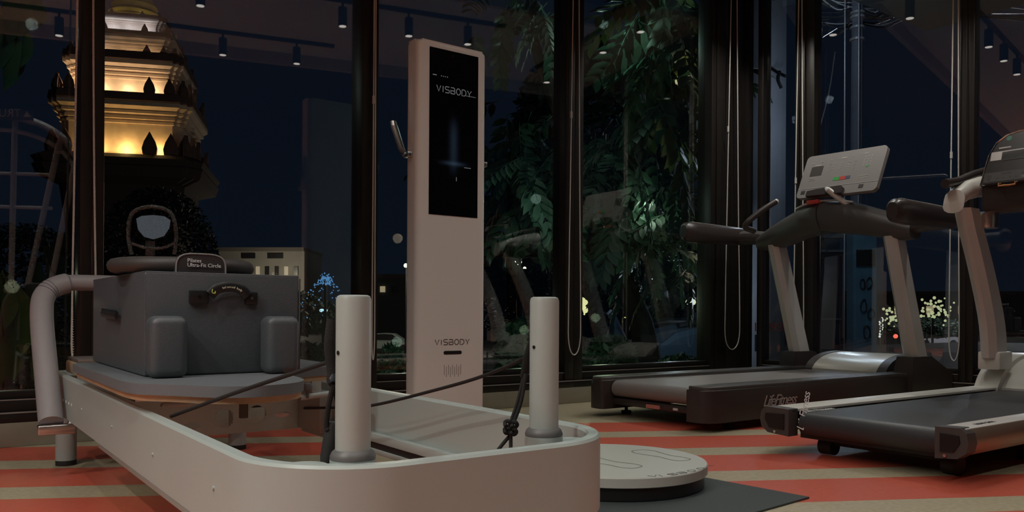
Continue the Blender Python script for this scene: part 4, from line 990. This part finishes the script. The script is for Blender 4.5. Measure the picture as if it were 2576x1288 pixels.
# ---- posts and poles outside
CONC = mat('concrete_pole', (.26,.27,.31), .85, var=.15, bscale=2, bump=.2)
def pole(nm, lab, px_, D_, r, ztop, m, cat='pole', tb=None, square=False):
    p = pix(px_,700,D_); g = -.3 if p.y < 13.3 else GZ
    t = thing(nm, lab, cat, (p.x,p.y,g))
    if square: M().box(p.x-r,p.x+r,p.y-r,p.y+r,g,ztop,.01).build('shaft', m, t)
    else: M().tube([(p.x,p.y,g),(p.x,p.y,ztop)], [r,r*.85], 16).build('shaft', m, t)
    return t, p
t_, p_ = pole('timber_post','olive timber post outside, left of the dark corner column',1774,8.0,.062,2.78,mat('olive_post',(.18,.16,.085),.8,var=.2,bscale=5,bump=.2),'post',square=True)
for q in (330,640): 
    z = pix(1774,q,8.0).z; M().lathe([(.07,z-.004),(.07,z+.004)], (p_.x,p_.y,0), 4).build('strap_band', STEEL, t_)
t_, p_ = pole('concrete_pole','wide grey concrete pole with a red painted number, right of the corner column',1930,9.4,.14,7,CONC,square=True)
dd = Vector((CT,-ST,0)); fr_ = Vector((-ST,-CT,0))
text('11093', .14, pix(1892,833,9.18), dd, (0,0,1), mat('paint_red',(.45,.06,.05),.7), t_)
def facing(nm, m, parent, x0,y0,x1,y1,D_,th=.03):
    a = pix(x0,y1,D_); b_ = pix(x1,y1,D_); c = pix(x1,y0,D_); d = pix(x0,y0,D_)
    return M().plate([a,b_,c,d], -fr_, th).build(nm, m, parent)
facing('paint_patch', mat('paint_blue_dark',(.03,.06,.09),.7), t_, 1898,842,1932,884,9.2,.01)
br = M(); br.tube(catmull([pix(1940,172,9.2), pix(1955,182,9.1), pix(1975,192,9.0)],3), .018, 6); br.tube(catmull([pix(1960,180,9.05), pix(1956,200,9.0), pix(1965,222,9.0)],3), .02, 6); br.build('bracket', BLACK, t_)
t_, p_ = pole('utility_pole','round grey utility pole with clamps and wires in the right window',2152,15.0,.11,9.5,CONC)
for x in (2125,2160): M().cyl(pix(x,-100,14.8), Vector((*pix(x,700,14.8).xy, GZ)), .012, seg=6).build('conduit', SILVER, t_)
cl = M()
for z in (33,44,70,100): q = pix(2152,z,15.0).z; cl.lathe([(.13,q-.02),(.13,q+.02)], (p_.x,p_.y,0), 12)
cl.build('clamp', SILVER, t_)
wi = thing('overhead_wires', 'tangled overhead wires crossing the top right window', 'wires', pix(2150,40,15.0))
rnd = random.Random(4)
for k in range(16):
    y0_ = rnd.uniform(-30,90); a = pix(2063,y0_+rnd.uniform(-25,35),15.2); b_ = pix(2150,y0_*.5+20,15.0); c = pix(2250+rnd.uniform(0,60),y0_*.3+rnd.uniform(-20,30),15.5); e = pix(2576,rnd.uniform(20,60),18)
    pts_ = [a, (a+b_)/2-Vector((0,0,.15*rnd.random())), b_, (b_+c)/2-Vector((0,0,.12)), c] + ([e] if k%3 == 0 else [])
    M().tube(catmull(pts_,4), .010 if k%3 else .014, 5).build('wire', SILVER if k%4 == 0 else BLACK, wi)
M().tube(catmull([pix(2100,130,12), pix(2085,230,12), pix(2060,330,12), pix(2045,420,12)],4), .008, 5).build('wire', SILVER, wi)
for a, b_ in (((2068,95),(2105,72)),((2060,140),(2068,70))): M().tube([pix(*a,12), pix(*b_,12)], .006, 4).build('wire', SILVER, wi)
bth = thing('street_cabinet', 'dark street booth with a pale ledge seen under the treadmill console', 'booth', (*pix(2092,700,14).xy, GZ))
facing('cabinet_body', mat('booth_dark',(.035,.035,.05),.5), bth, 2066,632,2120,1060,14,.5); facing('cabinet_top', mat('booth_blue',(.05,.07,.10),.5), bth, 2072,600,2112,632,14,.4); facing('ledge', mat('booth_ledge',(.14,.15,.16),.5), bth, 2066,628,2122,634,13.9,.5); facing('roof', MATS['booth_ledge'], bth, 2068,588,2122,598,13.9,.6); facing('handle_bar', MATS['booth_ledge'], bth, 2068,801,2115,804,13.85,.03)
adp = thing('painted_panel', 'tall blue-grey painted panel with dark sign and scribbles between treadmill uprights', 'panel', (*pix(2175,700,13).xy, -.3 if pix(2175,700,13).y < 13.3 else GZ))
facing('panel_board', mat('panel_blue',(.10,.22,.30),.6,var=.15,bscale=3), adp, 2145,580,2204,1010,13,.25)
facing('sign_plate', mat('sign_black',(.015,.015,.018),.5), adp, 2154,628,2200,670,12.9,.02)
sc1 = M(); rnd = random.Random(3)
for cx_,cy_ in ((2168,715),(2185,712),(2172,770),(2190,790),(2180,835)):
    sc1.tube(catmull([pix(cx_+10*math.cos(a)*rnd.uniform(.5,1), cy_+18*math.sin(a)*rnd.uniform(.5,1), 12.95) for a in (0,1,2,3,4,5)],3,True), .010, 4, closed=True)
sc1.build('scribble', MATS['sign_black'], adp)
# ---- railing and low bar lines
rl = thing('street_railing', 'thin pale metal railing beyond the shrubs outside the long window', 'railing', (*pix(1400,900,9.5).xy, -.3))
for x0,x1,y in ((1225,1420,883),(1450,1575,888),(1480,1545,851)): M().cyl(pix(x0,y+1,9.5), pix(x1,y-1,9.5), .010, seg=6).build('rail', mat('rail_pale',(.30,.30,.29),.4,.5), rl)
for x in (1225,1420,1450,1575): q = pix(x,884,9.5); M().cyl((q.x,q.y,-.3), q, .012, seg=6).build('baluster', MATS['rail_pale'], rl)
# ---- far buildings
def building(lab, x0,x1,y0,D_,col,wins, nm='far_building', dep=10, nw=(5,1)):
    a = pix(x0,y0,D_); b_ = pix(x1,y0,D_); t = thing(nm, lab, 'building', ((a.x+b_.x)/2,(a.y+b_.y)/2,GZ))
    mt_ = mat('facade_%d'%int(x0), col, .85, var=.1, bscale=.5)
    lo1 = Vector((a.x,a.y,GZ)); lo2 = Vector((b_.x,b_.y,GZ))
    M().plate([lo1,lo2,b_,a], -fr_, dep).build('facade', mt_, t)
    up2 = Vector((0,0,.5)); M().plate([a+fr_*.4, b_+fr_*.4, b_+fr_*.4+up2, a+fr_*.4+up2], -fr_, dep+.8).build('roof', mat('roof_dark',(.10,.09,.08),.9), t)
    for (wx0,wx1,wy0,wy1,lit) in wins:
        w_ = facing('window', BLACK if not lit else mat('lit_window',(.1,.1,.1),.5,emit=(1,.8,.5),es=.35), t, wx0,wy0,wx1,wy1,D_-.25,.1)
    return t
wn = [(608,641,637,650,0),(672,711,637,650,0)]+[(x,x+10,670,692,k%3 == 0) for k, x in enumerate(range(570,740,24))]
building('low pale building beyond the street, between the tower and the mirrored kiosk', 545,765,632,110,(.20,.19,.17),wn)
building('small pinkish building with a bright lamp, right of the kiosk', 1225,1310,668,90,(.22,.16,.13),[(1240,1250,690,720,0),(1262,1272,690,720,1),(1286,1296,690,720,0)])
building('long dark building across the street at the right', 2060,2700,740,140,(.06,.06,.06),[(x,x+18,770,790,k%2) for k, x in enumerate(range(2210,2560,40))])
building('dark building behind the kiosk at street level', 940,1030,700,100,(.07,.075,.08),[(955,968,720,735,1),(985,1000,720,735,0)])
# ---- lamps, fairy lights
def dots(nm, lab, cat, pts, r, col, es, ptrunk=None, grp=None):
    p = pix(*pts[0]); t = thing(nm, lab, cat, (*pix(*(ptrunk or pts[0])).xy, GZ if p.y > 13.5 else -.3), group=grp)
    mb = M()
    for q in pts:
        c = pix(*q); rr_ = r*random.uniform(.6,1.3); mb.lathe([(.001,-rr_),(rr_*.7,-rr_*.7),(rr_,0),(rr_*.7,rr_*.7),(.001,rr_)], c, 8)
    o = mb.build('bulbs', mat('glow_%s'%nm+str(int(pts[0][0])),(.1,.1,.1),.5,emit=col,es=es), t); o['kind'] = 'stuff'
    b_ = Vector((*ORG[t.name].xy, ORG[t.name].z)); top = pix(*(ptrunk or pts[0])); M().tube([b_, top], .06, 6).build('mast', BLACK, t)
    return t
rnd = random.Random(5); random.seed(5)
pf = []
for k in range(34):
    a = rnd.uniform(-1,1); L_ = rnd.uniform(.3,1.15)
    for j in range(9):
        t = j/8*L_; pf.append((818+a*62*t+rnd.gauss(0,4), 712-34*math.sin(t*2.6)*(1.2-abs(a))+70*t*t+rnd.gauss(0,5), 30+rnd.uniform(-.5,.5)))
dots('fairy_light_tree','small tree strung with blue fairy lights outside, left of the kiosk','light tree', [q for q in pf if rnd.random() < .55], .024, (.12,.36,.75), .7, (818,700,30))
dots('street_lamp','bright white street lamp above the trees just right of the kiosk','street lamp', [(1303,659,26)], .11, (1,.93,.75), 3.0, (1303,662,26))
dots('street_lamp','smaller pale street lamp below the bright one','street lamp', [(1319,675,26)], .05, (1,.93,.75), 2.0, (1319,676,26))
dots('street_lamp','pale street lamp peeking out at the left edge of the kiosk','street lamp', [(1020,668,60)], .15, (1,.93,.80), 1.5, (1020,670,60))
dots('light_shrub','cluster of warm bulbs behind the loop of the middle blind cord','light cluster', [(1463+rnd.gauss(0,7),770+rnd.gauss(0,14),16) for _ in range(26)], .05, (.95,.95,.45), 1.0, (1463,780,16))
dots('light_strip','vertical strip of yellow bulbs in the shrubs left of the motorbikes','light cluster', [(1573+rnd.gauss(0,3),800+k*3,13) for k in range(16)], .022, (.85,.85,.25), .6, (1573,800,13))
dots('street_lamp','small bluish lamp between the tree trunks','street lamp', [(1575,760,22)], .075, (.7,.9,1), 1.2, (1575,760,22))
dots('light_cluster','warm lamps just left of the olive timber post','light cluster', [(1730,760,22),(1736,758,22),(1742,760,22),(1740,805,22),(1741,812,22)], .07, (.9,.95,.7), 1.0, (1735,765,22))
dots('flowering_light_tree','tree lit with pale yellow-green lights between the treadmill uprights','light tree', [(2350+rnd.gauss(0,22),775+rnd.gauss(0,16),40) for _ in range(60)]+[(2240+rnd.gauss(0,14),795+rnd.gauss(0,12),40) for _ in range(30)], .065, (.75,.8,.45), .7, (2345,800,40))
dots('wrapped_light_trunk','tree trunk wrapped in white bulbs left of the treadmill upright','light tree', [(2216+rnd.uniform(-5,5),800+k*1.6,40) for k in range(30)], .05, (.85,.9,.8), .9, (2216,800,40))
dots('brake_light','red brake light glowing left of the near treadmill upright','tail light', [(2252,846,60)], .15, (1,.12,.08), 1.6, (2252,847,60))
dots('brake_light','pair of red tail lights behind the shrub right of the kiosk','tail light', [(1264,855,25),(1277,871,25)], .085, (1,.08,.06), 1.2, (1264,856,25))
dots('shop_sign_light','long teal-white light seen low behind the left white post','lamp', [(806+k*2,781,36) for k in range(8)], .06, (.5,.85,.95), 1.2, (812,782,36))
# ---- cars
def car(lab, px_, py_, D_, rot, col, L_=4.4):
    p = pix(px_,py_,D_); t = thing('car', lab, 'car', (p.x,p.y,GZ)); mtx = Matrix.Translation((p.x,p.y,GZ)) @ Matrix.Rotation(rot,4,'Z')
    pr = [(-2.2,.35),(-2.25,.7),(-2.1,.95),(-1.75,1.02),(-1.25,1.42),(-.2,1.5),(.55,1.45),(1.2,1.02),(2.0,.88),(2.22,.65),(2.2,.35)]
    def wdt(z): return .86 if z < 1.03 else .66
    mb = M(); mb.loft([[mtx @ Vector((x,-wdt(z),z)) for x,z in pr],[mtx @ Vector((x,wdt(z),z)) for x,z in pr]]); mb.build('car_body', mat('car_paint_%d'%int(px_),col,.3,coat=.5), t)
    gm = M(); gp_ = [(-1.45,1.04),(-1.12,1.38),(-.2,1.44),(.45,1.40),(1.0,1.04)]
    for s_ in (-1,1): gm.plate([mtx @ Vector((x,s_*(.87 if z < 1.1 else .68),z)) for x,z in gp_], mtx.to_3x3() @ Vector((0,s_,0)), .02)
    gm.build('side_window', BLACK, t)
    for x in (-1.35,1.35):
        for s_ in (-1,1): M().cyl(mtx @ Vector((x,s_*.72,.33)), mtx @ Vector((x,s_*.90,.33)), .33, seg=18).build('wheel', RUBBER, t)
    for x, c_, nm in ((2.2,(.9,.9,.8),'headlight'),(-2.22,(.4,.03,.02),'tail_light')):
        for s_ in (-.6,.6): q = mtx @ Vector((x,s_,.7)); M().lathe([(.01,-.07),(.10,0),(.01,.07)], q, 8).build(nm, mat('car_'+nm,c_,.3), t)
    return t
car('white car on the street seen between the two treadmills', 2352,860,82,-TH, (.75,.75,.80))
car('dim white car on the street left of the kiosk', 975,820,62,-TH, (.35,.42,.40))
# ---- motorbikes
def moto(lab, px_, D_, rot, k):
    p = pix(px_,900,D_); t = thing('motorbike', lab, 'motorbike', (p.x,p.y,-.3), group=None); mtx = Matrix.Translation((p.x,p.y,-.3)) @ Matrix.Rotation(rot,4,'Z')
    v = lambda x,y,z: mtx @ Vector((x,y,z))
    for x in (-.62,.62): 
        pts_ = [v(x+.25*math.cos(a),0,.28+.25*math.sin(a)) for a in [2*math.pi*i/20 for i in range(20)]]; wo = M().tube(pts_, .045, 8, closed=True).build('wheel', RUBBER, t)
        M().cyl(v(x,-.04,.28), v(x,.04,.28), .09, seg=12).build('hub', CHROME, wo)
    bd = M(); bd.loft([[v(x,y*w_,z0+(z1-z0)*h) for y,h in ((-1,0),(-1,.8),(-.5,1),(.5,1),(1,.8),(1,0))] for x,w_,z0,z1 in ((-.75,.06,.55,.74),(-.35,.12,.40,.76),(.05,.12,.28,.66),(.25,.10,.28,.50),(.42,.14,.30,.85),(.50,.08,.5,.92))]); bd.build('body', mat('moto_blue_%d'%k,(.04,.07,.10),.3), t)
    M().tube([v(-.7,0,.80),v(-.3,0,.80),v(0,0,.75)], [.07,.11,.07], 10, flat=.5, up=(0,0,1)).build('seat', BLACK, t)
    M().tube([v(.62,0,.28),v(.48,0,.75),v(.42,0,.98)], .03, 8).build('fork', STEEL, t)
    M().tube([v(.36,-.32,1.02),v(.42,0,.98),v(.36,.32,1.02)], .018, 8).build('handlebar', CHROME, t)
    M().lathe([(.01,-.06),(.07,0),(.01,.06)], v(.50,0,.90), 12).build('headlight', mat('moto_lens',(.6,.7,.8),.2), t)
    M().lathe([(.01,-.03),(.04,0),(.01,.03)], v(-.78,0,.72), 8).build('tail_light', mat('moto_tail',(.3,.02,.02),.3,emit=(1,.1,.08),es=.9), t)
    for s_ in (-.3,.3):
        M().tube([v(.38,s_,1.02),v(.36,s_*1.1,1.14)], .008, 6).build('mirror_stem', STEEL, t); M().lathe([(.01,-.03),(.05,0),(.01,.03)], v(.36,s_*1.15,1.17), 10).build('mirror', CHROME, t)
moto('dark motorbike parked outside beyond the shrubs, left one of the pair', 1625,11.2,2.2,0)
moto('dark motorbike parked outside beside the olive timber post', 1705,10.6,2.6,1)
# outdoor fill: bare point lights added to brighten plants, poles, bikes and facades
def outdoor_fill(px_,py_,D_,e,col=(1,.85,.65)):
    l = bpy.data.lights.new('fill_point','POINT'); l.energy = e; l.color = col; l.shadow_soft_size = .3 if D_ > 20 else .04
    o = bpy.data.objects.new('outdoor_fill', l); COL.objects.link(o); o.location = pix(px_,py_,D_)
outdoor_fill(1303,655,58,1500); outdoor_fill(2600,600,60,4000,(.9,.9,1)); outdoor_fill(690,690,103,1500); outdoor_fill(2050,-150,12,60,(.6,.75,1)); outdoor_fill(2000,300,8.0,9,(.65,.8,1)); outdoor_fill(2085,250,8.4,10,(.65,.8,1)); outdoor_fill(2120,560,10.8,14,(.65,.8,1)); outdoor_fill(1735,200,7.35,2.5,(1,.9,.6)); outdoor_fill(1735,700,7.35,2.0,(1,.9,.6)); outdoor_fill(1520,60,7.0,7,(.6,.95,.8)); outdoor_fill(1350,500,6.2,3.5,(.6,.95,.8)); outdoor_fill(1640,520,7.2,2.2,(.7,.95,.7)); outdoor_fill(1500,800,7.0,3,(.7,.95,.6)); outdoor_fill(1320,830,7.0,1.6,(.7,.95,.6)); outdoor_fill(1680,740,9.7,14,(.7,.85,1)); outdoor_fill(80,60,5.6,3,(.7,.9,.8)); outdoor_fill(30,720,4.9,.8,(.9,.95,.6)); outdoor_fill(1000,860,6.5,1.5,(.6,.9,.7)); outdoor_fill(1000,600,50,900)
